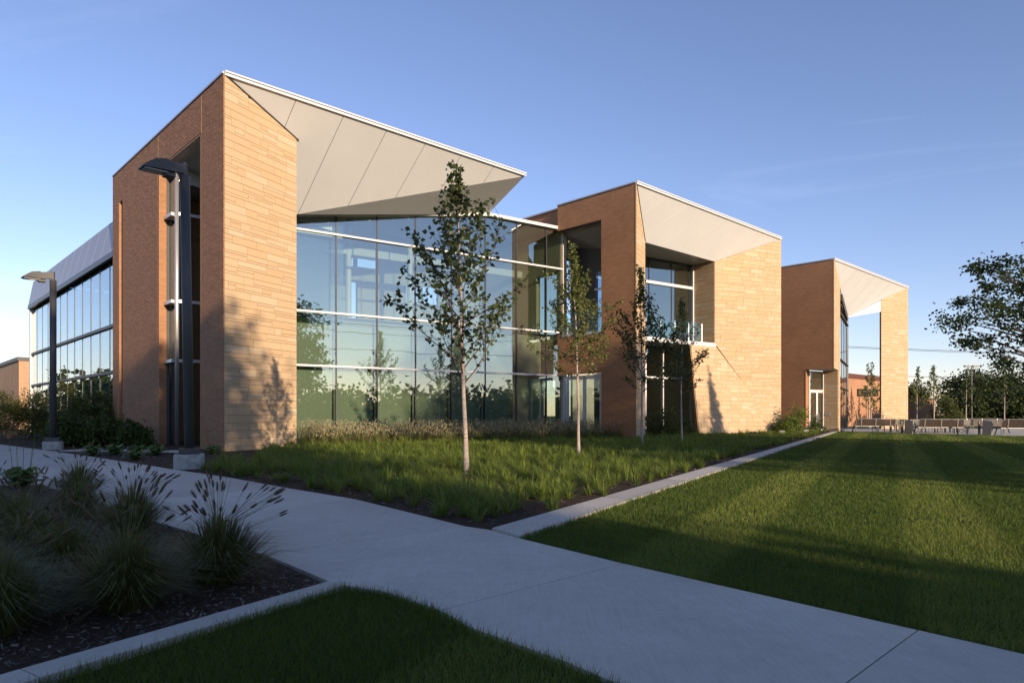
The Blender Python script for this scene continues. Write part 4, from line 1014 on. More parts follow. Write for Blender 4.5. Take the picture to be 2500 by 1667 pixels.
# ------------------------------------------------------------------ trees and shrubs
def leaf_cards(c, size, rs, flat=0.0):
    """diamond leaves, folded along the midrib, random directions"""
    n = len(c); d = rs.normal(0, 1, (n, 3)); d[:, 2] = d[:, 2]*.6-.25; d /= np.linalg.norm(d, axis=1, keepdims=True)
    h = rs.normal(0, 1, (n, 3)); s = np.cross(d, h); s /= np.linalg.norm(s, axis=1, keepdims=True)+1e-9; nn = np.cross(d, s)
    L_ = size*rs.uniform(.7, 1.25, n); w = L_*.36
    a = c; b = c+d*(L_*.42)[:, None]+s*w[:, None]+nn*(w*.25)[:, None]; e = c+d*(L_*.42)[:, None]-s*w[:, None]+nn*(w*.25)[:, None]; t = c+d*L_[:, None]
    V = np.stack([a, b, t, e], 1).reshape(-1, 3); k = np.arange(n)[:, None]*4
    return V, np.concatenate([k+np.array([[0, 1, 2]]), k+np.array([[0, 2, 3]])], 0)
def birch(x, y, H_, wmax, hb, label, seed, leaf='birch_leaf', lsize=.085, nbr=46, lean=(0, 0), trunk_r=.045, dens=1.0, name='birch_tree', stems=1, group='young birches in the planting bed', twigs=3):
    rs = np.random.default_rng(seed); e = empty(name, (x, y, -.02), label, 'tree', group)
    pts = []; 
    wob = rs.normal(0, .02, (9, 2)).cumsum(0)*.6
    trunks = []
    for s_ in range(stems):
        off = Vector((0, 0, 0)) if stems == 1 else Vector((.22*(s_-.5), .1*s_, 0))
        P = []
        for i in range(9):
            f = i/8; P.append(Vector((x+lean[0]*f+wob[i, 0]+off.x*(1+f), y+lean[1]*f+wob[i, 1]+off.y, -.02+H_*.97*f)))
        trunks.append(P); R = [trunk_r*(1-.86*(i/8)**.9)*(1.25 if i == 0 else 1) for i in range(9)]
        m = MB(); m.tube(P, R, 9, cap=False); m.build('trunk', 'birch_bark', e, smooth=True)
    br = MB(); lc = []
    for i in range(nbr):
        f = (i+.5)/nbr; P = trunks[i % stems]; h = hb + (H_*.95-hb)*f**.92; t = max(0, min(7.999, h/(H_*.97)*8)); j = int(t); b = P[j].lerp(P[j+1], t-j)
        az = i*2.399963+rs.uniform(-.4, .4)
        prof = wmax*(1.03-f)**1.05*(.85 if f < .1 else 1.0)
        L_ = max(.22, prof*rs.uniform(.45, 1.2)); el = RAD(rs.uniform(12, 38) + 32*f)
        d = Vector((math.cos(az)*math.cos(el), math.sin(az)*math.cos(el), math.sin(el)))
        Q = [b]; cur = b.copy(); dd = d.copy()
        for s_ in range(5):
            dd = (dd + Vector((rs.normal(0, .13), rs.normal(0, .13), .09+.08*f-.16*(s_ > 2 and f < .2)))).normalized(); cur = cur + dd*(L_/5); Q.append(cur.copy())
        r0 = .0095*(1-.6*f)*max(.6, L_); br.tube(Q, [r0, r0*.8, r0*.6, r0*.45, r0*.3, r0*.15], 4, cap=False)
        def leaves_on(A, B, k):
            for _ in range(k):
                q = A.lerp(B, rs.uniform(0, 1)); lc.append((q.x+rs.normal(0, .03), q.y+rs.normal(0, .03), q.z+rs.normal(0, .03)))
        for s_ in range(1, 5):
            leaves_on(Q[s_], Q[s_+1], int(round((.5+1.5*s_)*dens*L_+.4)))
            for _ in range(twigs if s_ > 0 else 0):
                a = rs.uniform(0, 6.28); tl = L_*rs.uniform(.12, .30); td = (dd + Vector((math.cos(a), math.sin(a), rs.uniform(-.1, .7)))*.8).normalized()
                q0 = Q[s_].lerp(Q[s_+1], rs.uniform(0, 1)); q1 = q0 + td*tl; br.tube([q0, q1], [r0*.35, r0*.1], 3, cap=False); leaves_on(q0.lerp(q1, .35), q1, int(round((1.4+.7*s_)*dens*tl/.25+.2)))
    P = trunks[0]
    for _ in range(int(16*dens)): 
        q = P[7].lerp(P[8], rs.uniform(0, 1)); lc.append((q.x+rs.normal(0, .05), q.y+rs.normal(0, .05), q.z+rs.normal(0, .06)))
    br.build('branches', 'twig_bark', e)
    V, T = leaf_cards(np.array(lc), lsize, rs); np_mesh('crown', V, T, leaf, e)
    return e
birch(-.878, 13.233, 6.15, 2.35, 1.7, 'tallest young birch, dark leaved, standing nearest in front of the glass wall', 11, lsize=.108, nbr=52, lean=(-.25, 0), trunk_r=.052, dens=.85, twigs=3)
birch(1.802, 18.577, 5.95, 2.0, 2.0, 'young birch with sunlit yellow green leaves in front of the glass corner', 12, 'sunlit_birch_leaf', .085, 60, (-.15, 0), .045, 1.25)
birch(4.472, 23.852, 6.5, 1.9, 1.9, 'dark young birch standing before the brick corner of the middle pavilion', 13, 'birch_leaf', .10, 60, (-.1, 0), .047, 1.0)
birch(6.622, 26.833, 5.8, 1.8, 1.9, 'slender dark birch in front of the splayed stone buttress', 14, 'birch_leaf', .095, 50, (-.05, 0), .042, .9)
fb = 'young birches beyond the terrace'
birch(33.1, 63.5, 6.2, 1.7, 1.3, 'two stemmed birch between the far glass corner and the free standing stone pillar', 21, 'sunlit_birch_leaf', .17, 34, (0, 0), .07, .75, stems=2, group=fb, twigs=2)
birch(40.6, 69, 6.2, 1.6, 1.5, 'birch half hidden by the right side of the free standing stone pillar', 22, 'sunlit_birch_leaf', .17, 30, (0, 0), .07, .7, group=fb, twigs=2)
birch(42.3, 69, 6.3, 1.9, 1.9, 'young birch with lit white trunk just left of the round olive bush', 23, 'sunlit_birch_leaf', .17, 34, (-.1, 0), .075, .7, group=fb, twigs=2)
birch(45.2, 68.5, 5.9, 1.6, 1.9, 'young birch with a lit trunk, left of the twin headed parking lamp', 24, 'birch_leaf', .17, 32, (0, 0), .075, .75, group=fb, twigs=2)
birch(46.5, 65, 5.0, 1.5, 1.9, 'thin birch in shade before the dark trees, right of the parking lamp', 25, 'birch_leaf', .17, 26, (0, 0), .07, .5, group=fb, twigs=2)
birch(46.5, 60, 4.6, 1.3, 1.9, 'thin birch in shade at the far right edge of the photo', 26, 'birch_leaf', .16, 26, (0, 0), .07, .5, group=fb, twigs=2)

def big_tree(x, y, H_, crown, zb, label, seed, leaf='oak_leaf', ncl=70, per=110, lsize=.22, name='oak_tree', group=None, trunk_r=.32, cl_r=.75, bark='dark_bark', flat=1.0, hollow=.45):
    """trunk, limbs that reach into the crown, leaves gathered in clumps with gaps between them"""
    rs = np.random.default_rng(seed); e = empty(name, (x, y, -.1), label, 'tree', group)
    m = MB(); th_ = H_*.5
    m.tube([(x, y, -.1), (x+.05, y, th_*.35), (x-.05, y+.05, th_*.7), (x, y, th_*1.25)], [trunk_r*1.3, trunk_r, trunk_r*.8, trunk_r*.4], 10, cap=False); m.build('trunk', bark, e, smooth=True)
    lb = MB(); pts = []
    zc = (H_+zb)/2; rz = (H_-zb)/2
    for i in range(ncl):
        while True:
            q = rs.uniform(-1, 1, 3); l = np.linalg.norm(q)
            if hollow < l < 1: break
        c = np.array([x+q[0]*crown, y+q[1]*crown, zc+q[2]*rz])
        s = Vector((x, y, max(zb*.8, min(c[2]-abs(q[0])*crown*.5, th_*1.2)))); t = Vector(c); mid = s.lerp(t, .55)+Vector((0, 0, rs.uniform(.0, .5)))
        if i % 2 == 0: lb.tube([s, mid, t], [trunk_r*.28, trunk_r*.13, trunk_r*.04], 5, cap=False)
        n = int(per*rs.uniform(.5, 1.4)); g = rs.normal(0, 1, (n, 3))*np.array([cl_r, cl_r, cl_r*.6])*rs.uniform(.6, 1.2); pts.append(c+g)
    lb.build('limbs', bark, e)
    V, T = leaf_cards(np.concatenate(pts), lsize, rs); np_mesh('crown', V, T, leaf, e)
    return e
big_tree(74.0, 92, 25.6, 14.6, 6.6, 'large dark oak reaching into the photo from its right edge', 31, ncl=165, per=80, lsize=.50, cl_r=.85, group=None, hollow=.2, trunk_r=.7)
dk = 'dark trees behind the terrace'
for i, (x, y, h, r, lb) in enumerate(((53.3, 80, 6.3, 2.9, 'dark round tree right of the olive bush'), (57.0, 82, 7.0, 3.6, 'tallest dark tree behind the parking lamp'), (60.5, 80, 6.4, 3.6, 'dark spreading tree in the middle of the far row'),
                                     (64.5, 82, 6.0, 3.6, 'dark tree at the right end of the far row'), (54.6, 94, 5.4, 1.9, 'small round dark tree beside the dark brick wall'), (52.5, 72, 4.0, 2.6, 'low dark bushy tree before the far row'), (48.6, 73, 3.6, 2.0, 'low dark bush below the parking lamp'))):
    big_tree(x, y, h, r, .4, lb, 40+i, 'far_leaf', 70, 90, .30, 'dark_tree', dk, .16, .7, hollow=.2)
big_tree(36.5, 44.5, 6.6, 2.2, 2.2, 'medium green leafy tree below the oak at the right edge', 52, 'shrub_leaf', 60, 80, .15, 'leafy_tree', None, .08, .42, hollow=.2)
def shrub(x, y, h, r, label, seed, leaf='shrub_leaf', n=2600, lsize=.10, name='shrub', group=None, stems=9, cat='shrub', lump=26, spiky=0.0):
    rs = np.random.default_rng(seed); e = empty(name, (x, y, -.05), label, cat, group); m = MB(); pts = []
    for i in range(lump):
        a = rs.uniform(0, 6.28); q = math.sqrt(rs.uniform(0, 1)); zz_ = h*(rs.uniform(.15, .95) if q < .7 else rs.uniform(.12, .62))
        c = np.array([x+math.cos(a)*r*q*.85, y+math.sin(a)*r*q*.85, zz_]); k = int(n/lump*rs.uniform(.5, 1.5)); sd = r*rs.uniform(.14, .26)
        pts.append(c+rs.normal(0, 1, (k, 3))*np.array([sd, sd, sd*.8]))
        if i < stems: m.tube([(x+rs.normal(0, .1), y+rs.normal(0, .1), -.05), (x+(c[0]-x)*.5, y+(c[1]-y)*.5, c[2]*.6), tuple(c)], [.018, .012, .005], 5, cap=False)
        if spiky and rs.uniform() < spiky:
            t = c+np.array([rs.normal(0, .12), rs.normal(0, .12), h*.22]); m.tube([tuple(c), tuple(t)], [.007, .003], 4, cap=False); pts.append(c+(t-c)*rs.uniform(0, 1, (26, 1))+rs.normal(0, .05, (26, 3)))
    p = np.concatenate(pts); p[:, 2] = np.abs(p[:, 2]); m.build('stems', 'twig_bark', e)
    V, T = leaf_cards(p, lsize, rs); np_mesh('foliage', V, T, leaf, e); return e
shrub(44.9, 71, 3.0, 1.5, 'round olive green bush lit by the sun beside the dark wall', 60, 'olive_leaf', 5200, .16, 'olive_bush', lump=40)
vb = 'viburnum shrubs under the curtain wall'
for i, (u, v, h, r, n, lb) in enumerate(((20, 1070, 3.0, 1.15, 5200, 'sunlit viburnum shrub at the left edge, before the low brick building'), (78, 1068, 2.7, .75, 3000, 'viburnum shrub in front of the white end fin'), (112, 1070, 2.6, .9, 3800, 'viburnum shrub just left of the far lamp post'),
                                       (160, 1072, 3.3, .9, 4200, 'tallest viburnum shrub with reddish tips, right of the far lamp post'), (203, 1074, 2.7, .9, 3800, 'dense viburnum shrub in the middle of the glass wing'), (245, 1075, 2.6, .85, 3600, 'viburnum shrub hard against the brick pavilion'))):
    g = gp(u, v); shrub(g.x, g.y, h*.86, r*.92, lb, 70+i, 'viburnum_leaf', n, .085, 'viburnum_shrub', vb, lump=44, spiky=.3)
for i, (u, v, h, r, n, lb) in enumerate(((185, 1089, 1.15, 1.05, 3400, 'low dark green mounded shrub right of the far lamp post'), (262, 1090, 1.25, .9, 3000, 'dark mounded shrub with long leaves below the slit window'), (322, 1090, 1.1, .75, 2400, 'dark mounded shrub at the foot of the brick wall'))):
    g = gp(u, v); shrub(g.x, g.y, h*.82, r*.9, lb, 80+i, 'shrub_leaf', n, .13, 'mounded_shrub', 'mounded shrubs at the brick wall', lump=30)
for i, (u, v, h, r, n, lf, lb) in enumerate(((1935, 1060, 1.55, 1.05, 3000, 'bright_shrub_leaf', 'bright green rounded shrub at the foot of the far brick wall'), (1995, 1054.5, .95, .62, 1300, 'shrub_leaf', 'small dark round shrub before the far entrance doors'), (1622, 1069, 1.35, .9, 2200, 'viburnum_leaf', 'dark reddish shrub before the lower glass of the middle pavilion'),
                                           (1590, 1066, 1.1, .6, 1200, 'viburnum_leaf', 'small dark shrub in the corner beside the slim stone face'), (1672, 1067, .9, .5, 900, 'shrub_leaf', 'small fern like shrub right of the slender birch'))):
    g = gp(u, v); shrub(g.x, g.y, h, r, lb, 90+i, lf, n, .10, 'rounded_shrub', None, lump=24)
# trees behind the camera: they throw the evening shade over walk, lawn and walls and show in the glass
sc = lambda s, c: (s*.56+c*.83, -s*.83+c*.56)
bh = 'park trees behind the camera, seen in the glass'
for i, (s, c, h, r, zb) in enumerate(((25, -12, 17.0, 5.4, 2.5), (24, -3.6, 17.0, 5.0, 2.2), (23, 1.7, 17.0, 4.3, 2.0), (27, 17.4, 19.5, 5.2, 2.6), (29, 22.0, 16.6, 4.4, 2.6), (32, 26.6, 16.0, 4.3, 2.4), (34, .6, 17.5, 4.8, 1.5), (35, -7.5, 17.5, 5.0, 1.5))):  # the last two, a second row, are added to block stray sunlight
    x, y = sc(s, c); big_tree(x, y, h, r, zb, ['park tree farthest left behind the camera', 'park tree directly behind the camera', 'park tree whose edge ends the shade on the path', 'park tree mirrored in the first panes of the glass wall', 'park tree mirrored in the middle panes of the glass wall', 'park tree farthest right behind the camera', 'added second row tree against light gaps, behind the one that ends the shade on the path', 'added second row tree against light gaps, farther left behind the camera'][i], 100+i, 'far_leaf', 120, 85, .42, 'park_tree', bh, .25, .75, hollow=.15)
x, y = sc(-2, 31.3); e = empty('narrow_conifer', (x, y, -.1), 'narrow conifer off the right edge that throws a pointed shadow on the buttress', 'tree')
rs = np.random.default_rng(9); n = 5200; f = 1-np.sqrt(rs.uniform(0, 1, n)); a = rs.uniform(0, 6.283, n); r_ = 1.45*(1-f)*np.sqrt(rs.uniform(.1, 1, n))*(1+.18*np.sin(f*60))
V, T = leaf_cards(np.stack([x+np.cos(a)*r_, y+np.sin(a)*r_, .2+9.6*f], 1), .22, rs); np_mesh('crown', V, T, 'far_leaf', e)
m = MB(); m.tube([(x, y, -.1), (x, y, 9.5)], [.13, .02], 7); m.build('trunk', 'dark_bark', e)
rs = np.random.default_rng(5); pts = []
for i in range(760):
    a = rs.uniform(-2.4, .35) if i < 330 or i >= 520 else rs.uniform(2.35, 3.9); d = rs.uniform(120, 150); hh = 6.5+3.5*math.sin(a*9)*math.sin(a*23+1) if i < 520 else 2.2; c = np.array([math.cos(a)*d, math.sin(a)*d, rs.uniform(.5, max(2, hh))]); pts.append(c+rs.normal(0, 1, (100, 3))*np.array([3.4, 3.4, 1.6]))
p = np.concatenate(pts); p[:, 2] = np.abs(p[:, 2]); V, T = leaf_cards(p, 1.5, rs); np_mesh('distant_treeline', V, T, 'far_leaf', kind='stuff')
# ------------------------------------------------------------------ lamp posts
def lamp_post(x, y, hp, label, lean=0.0, base=.30, bh_=.30):
    e = empty('lamp_post', (x, y, 0), label, 'lamp post', 'shoebox lamp posts along the walk')
    m = MB(); r = .345; ch = .07
    q = []
    for a in range(4):
        t = a*math.pi/2 + RAD(20); c, s = math.cos(t), math.sin(t)
        for px_, py_ in ((base-ch, base), (base, base-ch)):
            q.append(Vector((x+c*px_-s*py_*1.0, y+s*px_+c*py_, bh_))) if False else None
    pts = []
    for sx, sy in ((1, 1), (-1, 1), (-1, -1), (1, -1)):
        order = [(base*sx, (base-ch)*sy), ((base-ch)*sx, base*sy)] if sx*sy > 0 else [((base-ch)*sx, base*sy), (base*sx, (base-ch)*sy)]
        pts += order
    rt = RAD(24); pts = [Vector((x+a*math.cos(rt)-b*math.sin(rt), y+a*math.sin(rt)+b*math.cos(rt), bh_)) for a, b in pts]
    m.prism(pts, (0, 0, -bh_-.1)); top_ = [Vector((x+(p.x-x)*.95, y+(p.y-y)*.95, bh_+.018)) for p in pts]; m.prism(top_, (0, 0, -.02), back=False)
    m.build('footing', 'cast_concrete', e)
    m = MB(); m.box((x, y, bh_+.085), (.2*math.cos(rt), .2*math.sin(rt), 0), (-.2*math.sin(rt), .2*math.cos(rt), 0), (0, 0, .06)); m.build('base_cover', 'lamp_metal', e)
    m = MB(); m.tube([(x, y, bh_+.1), (x+lean, y, hp)], .10, 24); m.build('pole', 'lamp_metal', e, smooth=False)
    pole = e.children[-1].data
    pole.polygons.foreach_set('use_smooth', [len(p.vertices) == 4 for p in pole.polygons])
    d = v3(-D1); s = v3(D2); t = Vector((x+lean, y, hp))
    m = MB(); m.tube([t, t+UP*.28], .055, 12); m.box(t+d*.12+UP*.14, d*.14, s*.05, UP*.10); m.build('arm', 'lamp_metal', e)
    # shoebox head: wedge that thins towards the tip
    h0, h1 = t+d*.22, t+d*.86
    prof = [(0, .20), (.30, .25), (.62, .21), (1.0, .03), (1.0, .0), (.0, .02)]
    m = MB(); P = [h0.lerp(h1, a) + UP*(b-.03) for a, b in prof]
    m.prism([p - s*.19 for p in P], s*.38); m.build('lamp_head', 'lamp_metal', e)
    m = MB(); m.box(h0.lerp(h1, .58)-UP*.045, d*.22, s*.15, UP*.008); m.build('lens', 'lens', e)
    m = MB(); m.box(h0.lerp(h1, .15)-UP*.06, d*.10, s*.12, UP*.04); m.build('ballast_box', 'lamp_metal', e)
    return e
lamp_post(-6.917, 14.75, 6.27, 'near dark lamp post on a square concrete footing beside the planting bed', -.10)
lamp_post(-15.24, 22.85, 5.62, 'farther lamp post in front of the glass wing, its head in sunlight', .0, .27, .26)
# in-ground floodlights
for u, v, lb in ((1840, 1066, 'small dark floodlight in the grass before the stone buttress'), (1909, 1062, 'small dark floodlight at the corner of the stone face'), (1967, 1059, 'small dark floodlight beside the bright green shrub')):
    g = gp(u, v); e = empty('floodlight', (g.x, g.y, 0), lb, 'floodlight', 'floodlights in the grass')
    m = MB(); m.prism([(g.x-.16, g.y-.1, .05), (g.x+.16, g.y-.1, .05), (g.x+.15, g.y-.06, .26), (g.x-.15, g.y-.06, .26)], (0, .2, .02)); m.build('housing', 'dark_metal', e)
    m = MB(); m.tube([(g.x, g.y, -.05), (g.x, g.y, .1)], .03, 8); m.build('stake', 'dark_metal', e)

# ------------------------------------------------------------------ benches, tables, chairs on the terrace
def bench(x, y, rz, label, L_=2.55):
    e = empty('bench', (x, y, .012), label, 'bench', 'timber benches on the terrace edge', rz)
    h = L_/2
    # back of three boards between metal frames (back faces -y, towards the lawn), seat in front
    for k in range(3):
        z = .52+.135*k; yb = -.02-.045*k
        m = MB(); m.box((0, yb-.16, z), (h-.06, 0, 0), (0, .014, .004), (0, -.02, .062)); m.build('back_slat', 'bench_wood', e, local=True)
    for k in range(4):
        m = MB(); m.box((0, -.07+.135*k, .445), (h-.06, 0, 0), (0, .06, 0), (0, 0, .014)); m.build('seat_slat', 'bench_wood', e, local=True)
    for sx in (-.72, 0, .72):
        m = MB(); m.beam((sx*h, -.19, .40), (sx*h, -.30, .90), .045, .03); m.build('back_brace', 'bench_metal', e, local=True)
    m = MB(); m.tube([(-h+.02, -.17, .42), (-h+.03, -.285, .84), (-h+.12, -.30, .90), (h-.12, -.30, .90), (h-.03, -.285, .84), (h-.02, -.17, .42)], .02, 6); m.build('back_frame', 'bench_metal', e, local=True)
    m = MB(); m.box((0, -.17, .41), (h-.02, 0, 0), (0, .02, 0), (0, 0, .016)); m.build('seat_rail', 'bench_metal', e, local=True)
    for sx in (-1, 1):
        m = MB(); m.beam((sx*(h-.06), -.14, .42), (sx*(h+.12), -.42, 0.0), .06, .035); m.build('leg', 'bench_metal', e, local=True)
        m = MB(); m.beam((sx*(h-.10), .30, .42), (sx*(h-.02), .38, 0.0), .06, .05); m.build('leg', 'dark_metal', e, local=True)
    return e
b0 = bench(23.95, 45.5, RAD(-4), 'bench in front of the far glass corner, leftmost of the three along the lawn')
b1_ = copy_tree(b0); b1_.location = (25.2, 40.6, .012); b1_.rotation_euler.z = RAD(-5); b1_['label'] = 'middle one of the three benches along the lawn edge'
b2_ = copy_tree(b0); b2_.location = (28.35, 38.2, .012); b2_.rotation_euler.z = RAD(-4); b2_['label'] = 'bench cut off by the right edge of the photo'
b3_ = copy_tree(b0); b3_.location = (29.9, 43.5, .012); b3_.rotation_euler.z = RAD(176); b3_['label'] = 'bench behind, turned the other way towards the lawn'
def panel_post(x, y, label):
    e = empty('end_panel', (x, y, .012), label, 'panel', 'upright panels at the terrace edge')
    m = MB(); m.prism([(x-.14, y-.05, .0), (x+.10, y-.45, 0), (x+.16, y-.45, .80), (x-.10, y-.05, .86)], (.10, .05, 0)); m.build('board', 'bench_metal', e)
    m = MB(); m.box((x-.2, y+.1, .4), (.05, 0, 0), (0, .04, 0), (0, 0, .4)); m.build('post', 'chair_metal', e)
panel_post(24.0, 41.9, 'pale upright panel between the left and the middle bench')
panel_post(26.75, 39.0, 'pale upright panel right of the middle bench')
def cafe_table(x, y, label):
    e = empty('cafe_table', (x, y, .012), label, 'table', 'metal tables on the terrace')
    m = MB(); m.abox((0, 0, .73), (.9, .9, .025)); m.build('table_top', 'bench_metal', e, local=True)
    for sx in (-1, 1):
        for sy in (-1, 1): m = MB(); m.abox((sx*.40, sy*.40, .36), (.045, .045, .72)); m.build('leg', 'chair_metal', e, local=True)
    return e
def chair(x, y, rz, label):
    e = empty('chair', (x, y, .012), label, 'chair', 'metal chairs round the terrace tables', rz)
    m = MB(); m.abox((0, 0, .45), (.48, .46, .02)); m.build('seat', 'chair_metal', e, local=True)
    for k in range(4): m = MB(); m.box((0, -.23-.012*k, .56+.085*k), (.23, 0, 0), (0, .008, 0), (0, 0, .034)); m.build('back_slat', 'chair_metal', e, local=True)
    for sx in (-1, 1):
        m = MB(); m.beam((sx*.24, -.22, 0), (sx*.24, -.27, .88), .03, .03); m.build('leg', 'chair_metal', e, local=True)
        m = MB(); m.beam((sx*.24, .21, 0), (sx*.24, .21, .66), .03, .03); m.build('leg', 'chair_metal', e, local=True)
        m = MB(); m.beam((sx*.24, .23, .66), (sx*.24, -.25, .66), .04, .02); m.build('armrest', 'chair_metal', e, local=True)
    return e
t0 = None; c0_ = None; ci = 0
tabs = [(25.2, 46.2, 'table behind the gap between left bench and pale panel'), (26.3, 43.9, 'table just left of the middle bench'), (27.5, 47.6, 'farther table behind the middle bench'), (28.0, 43.4, 'table behind the right end of the middle bench'), (29.6, 46.8, 'table at the back right of the terrace')]
side = ['before the', 'beyond the', 'left of the', 'right of the']
for ti, (x, y, lb) in enumerate(tabs):
    o = cafe_table(x, y, lb) if t0 is None else copy_tree(t0)
    if t0 is None: t0 = o
    o.location = (x, y, .012); o.rotation_euler.z = RAD(7*ti); o['label'] = lb
    for k, (dx, dy, rz) in enumerate(((0, -.72, 0), (0, .72, 180), (-.72, 0, -90), (.72, 0, 90))):
        o = chair(x, y, 0, 'x') if c0_ is None else copy_tree(c0_)
        if c0_ is None: c0_ = o
        o.location = (x+dx+.05*math.sin(ti*3+k), y+dy, .012); o.rotation_euler.z = RAD(rz+8*math.sin(ti*5+k*2)); o['label'] = 'metal chair ' + side[k] + ' ' + lb.replace(' the terrace', ' terrace').replace('behind the gap between left bench and pale panel', 'between left bench and pale panel').replace('behind the right end of the', 'behind the')

# ------------------------------------------------------------------ neighbours, far lamps, wires
LOW = empty('low_brick_building', (42, 80, 0), 'low tan brick building with a dark red roof band behind the stone pillar', 'building')
lo, le = Vector((33.5, 72.2, 0)), v3(D1); ln_ = v3(Vector((D1.y, -D1.x)))
m = MB(); m.prism([lo-UP*.1, lo+le*24-UP*.1, lo+le*24+UP*5.2, lo+UP*5.2], -ln_*8); m.build('wall', 'old_brick_masonry', LOW)
plain('roof_band', (.12, .045, .03), .6)
m = MB(); m.prism([lo-le*.1+ln_*.08+UP*5.2, lo+le*24.1+ln_*.08+UP*5.2, lo+le*24.1+ln_*.08+UP*5.72, lo-le*.1+ln_*.08+UP*5.72], -ln_*8.2); m.build('roof_band', 'roof_band', LOW)
# find where the sign hangs on that wall
def on_low(u):
    k = (u-1250)/1680; t = (k*lo.y-lo.x)/(le.x-k*le.y); return lo + le*t
s0, s1 = on_low(2092), on_low(2142); zs = lambda v, y: EYE+(1013-v)/1680*y
SG = empty('wall_sign', (s0.x, s0.y, 3.2), 'dark wall sign with worn gold lettering on the low brick building', 'sign')
m = MB(); m.prism([s0+ln_*.03+UP*zs(967, s0.y), s1+ln_*.03+UP*zs(967, s1.y), s1+ln_*.03+UP*zs(949.5, s1.y), s0+ln_*.03+UP*zs(949, s0.y)], ln_*.10); m.build('board', 'sign_face', SG)
rr_ = random.Random(3); lt = MB(); zz0, zz1 = zs(964, s0.y), zs(953, s0.y); wv = (s1-s0).length; se_ = (s1-s0).normalized()
for i in range(13):
    a = .2 + i*(wv-.4)/13; w = (wv-.4)/13*.62; hz = (zz1-zz0)
    base_ = s0+ln_*.135+se_*a+UP*zz0
    for bx, bz, bw, bh2 in rr_.choice([((0, 0, .25, 1), (0, .84, 1, .16), (0, 0, 1, .16)), ((0, 0, .25, 1), (.75, 0, .25, 1), (0, .42, 1, .16)), ((.38, 0, .25, 1), (0, .84, 1, .16)), ((0, 0, .25, 1), (0, .84, 1, .16), (0, .42, .8, .16))]):
        p = base_+se_*(bx*w)+UP*(bz*hz); lt.prism([p, p+se_*(bw*w), p+se_*(bw*w)+UP*(bh2*hz), p+UP*(bh2*hz)], -ln_*.02)
lt.build('lettering', 'gold_letters', SG)
WL = empty('dark_brick_wall', (54, 90, 0), 'dark brick garden wall between the low building and the olive bush', 'wall')
p0_, p1_ = Vector((52.6, 90, 0)), Vector((56.5, 92, 0))
m = MB(); m.prism([p0_, p1_, p1_+UP*3.2, p0_+UP*3.3], (-.5, 2.5, 0)); m.build('wall', 'old_brick_masonry', WL)
m = MB(); m.prism([p0_+Vector((-.6, -.02, 3.3)), p1_+Vector((.1, -.02, 3.22)), p1_+Vector((.1, -.02, 3.36)), p0_+Vector((-.6, -.02, 3.44))], (-.5, 2.6, 0)); m.build('coping', 'dark_panel', WL)
LFT = empty('left_brick_building', (-43.0, 60, 0), 'low pale brick building with grey coping at the left edge of the photo', 'building')
c_ = Vector((-43.0, 60.0, 0)); a_ = c_ + v3(D2)*14; b_ = c_ + v3(D1)*9
m = MB(); m.prism([c_-UP*.1, b_-UP*.1, b_+v3(D2)*14-UP*.1, a_-UP*.1], UP*6.1); m.build('wall', 'pale_brick_masonry', LFT)
m = MB(); m.prism([c_+UP*5.9+(-v3(D1)-v3(D2))*.12, b_+UP*5.9-v3(D2)*.12, b_+v3(D2)*14+UP*5.9, a_+UP*5.9-v3(D1)*.12], UP*.32); m.build('coping', 'lamp_metal', LFT)
PL = empty('parking_lamp', (46.8, 70, 0), 'twin headed parking lot lamp on a slim pole before the dark trees', 'lamp post')
x, y = 46.75, 70.0
m = MB(); m.tube([(x, y, -.1), (x, y, 6.15)], [.09, .06], 8); m.build('pole', 'dark_metal', PL)
for sx in (-1, 1): m = MB(); m.abox((x+sx*.42, y, 6.12), (.62, .3, .16)); m.build('lamp_head', 'dark_metal', PL)
m = MB(); m.abox((x, y, 6.15), (.5, .08, .08)); m.build('arm', 'lamp_metal', PL)
# overhead lines: they cross the sky at the right and run past behind the camera, where the glass mirrors them
def line(name, p, q, sag, label, r=.022):
    p, q = Vector(p), Vector(q); k = 24; pts = [p.lerp(q, i/k) - UP*(4*sag*(i/k)*(1-i/k)) for i in range(k+1)]
    m = MB(); m.tube(pts, r, 4, cap=False); o = m.build(name, 'wire'); o['label'] = label; o['category'] = 'wire'; o['group'] = 'overhead lines'; return o
for i, (va, vb_, lb) in enumerate(((849, 859, 'upper pair of overhead lines right of the stone pillar, top wire'), (852, 862, 'upper pair of overhead lines right of the stone pillar, lower wire'), (916, 921, 'single overhead line crossing just under the oak leaves'),
                                (932, 934, 'upper wire of the low bundle of overhead lines behind the birches'), (939.5, 942, 'middle wire of the low bundle of overhead lines behind the birches'), (948, 950, 'lowest wire of the low bundle of overhead lines behind the birches'))):
    Y = 110; pa = ((2216-1250)/1680*Y, Y, EYE+(1013-va)/1680*Y); pb = ((2500-1250)/1680*Y, Y, EYE+(1013-vb_)/1680*Y); pa, pb = Vector(pa), Vector(pb)
    line('overhead_line', pa-(pb-pa)*2.2+UP*(.6), pb+(pb-pa)*2.0+UP*.6, .8, lb, .03)
sx_ = lambda s, c: Vector((s*.56+c*.83, -s*.83+c*.56))
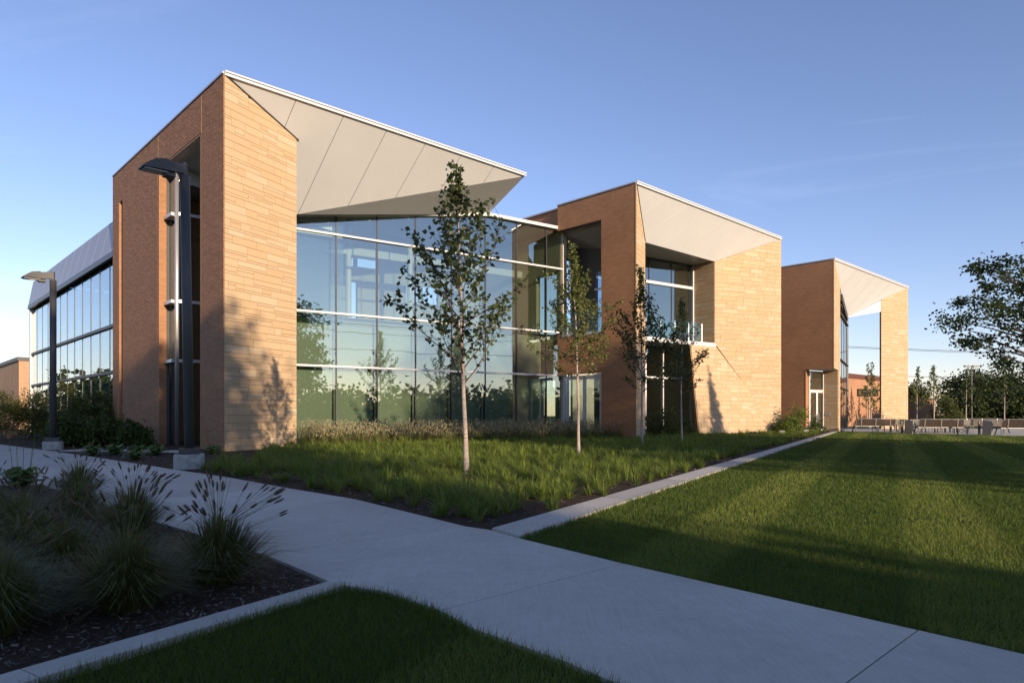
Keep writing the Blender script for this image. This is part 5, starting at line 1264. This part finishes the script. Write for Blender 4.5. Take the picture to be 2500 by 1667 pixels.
for i, (s, z, lb) in enumerate(((52, 17.5, 'topmost overhead line mirrored in the upper row of the glass wall'), (52.8, 16.2, 'second overhead line mirrored in the upper row of the glass wall'), (53.6, 13.4, 'lowest overhead line mirrored in the glass wall'))):
    p, q = sx_(s, -30), sx_(s, 110); line('overhead_line', (p.x, p.y, z), (q.x, q.y, z), 1.2, lb, .035)
for i, c in enumerate((-30, 34, 110)):
    p = sx_(53, c); e = empty('utility_pole', (p.x, p.y, 0), ['utility pole far behind the camera on the left', 'utility pole behind the park trees', 'utility pole far off beyond the right edge'][i], 'utility pole', 'utility poles behind the camera')
    m = MB(); m.tube([(p.x, p.y, -.2), (p.x, p.y, 18.2)], [.19, .13], 10); m.build('pole', 'pole_wood', e)
    m = MB(); m.abox((p.x, p.y, 17.3), (2.4, .12, .14)); m.build('crossarm', 'pole_wood', e)
# car park to the left, mirrored in the glass wing
sheet('car_park', [(-70, -30), (-24, -30), (-24, 8), (-45, 26), (-75, 26)], -.05, 'asphalt', kind='structure')
def car(x, y, rz, mat, label):
    e = empty('parked_car', (x, y, -.05), label, 'car', 'cars in the car park mirrored in the glass', rz)
    m = MB(); prof = [(-2.2, .35), (-2.25, .75), (-2.0, .92), (-1.1, 1.0), (-.55, 1.42), (.75, 1.45), (1.5, 1.0), (2.1, .88), (2.2, .6), (2.15, .3)]
    m.prism([Vector((a, -.85, b)) for a, b in prof], (0, 1.7, 0)); m.build('body', mat, e, local=True)
    for sy in (-1, 1):
        g = MB(); g.prism([Vector((a, sy*.86, b)) for a, b in ((-1.0, 1.0), (-.5, 1.36), (.7, 1.39), (1.3, 1.0))], (0, sy*.012, 0)); g.build('side_window', 'car_glass', e, local=True)
        for sx in (-1.35, 1.35): w = MB(); w.tube([(sx, sy*.68, .32), (sx, sy*.88, .32)], .32, 14); w.build('wheel', 'tyre', e, local=True)
    return e
for i, (x, y, mt, lb) in enumerate(((-29, 4, 'car_red', 'red car mirrored in the foot of the glass wing'), (-32.5, 7.5, 'car_white', 'white car mirrored in the porch glass'), (-36, 11, 'car_blue', 'dark blue car mirrored beside the viburnums'))): car(x, y, RAD(35+90*0), mt, lb)
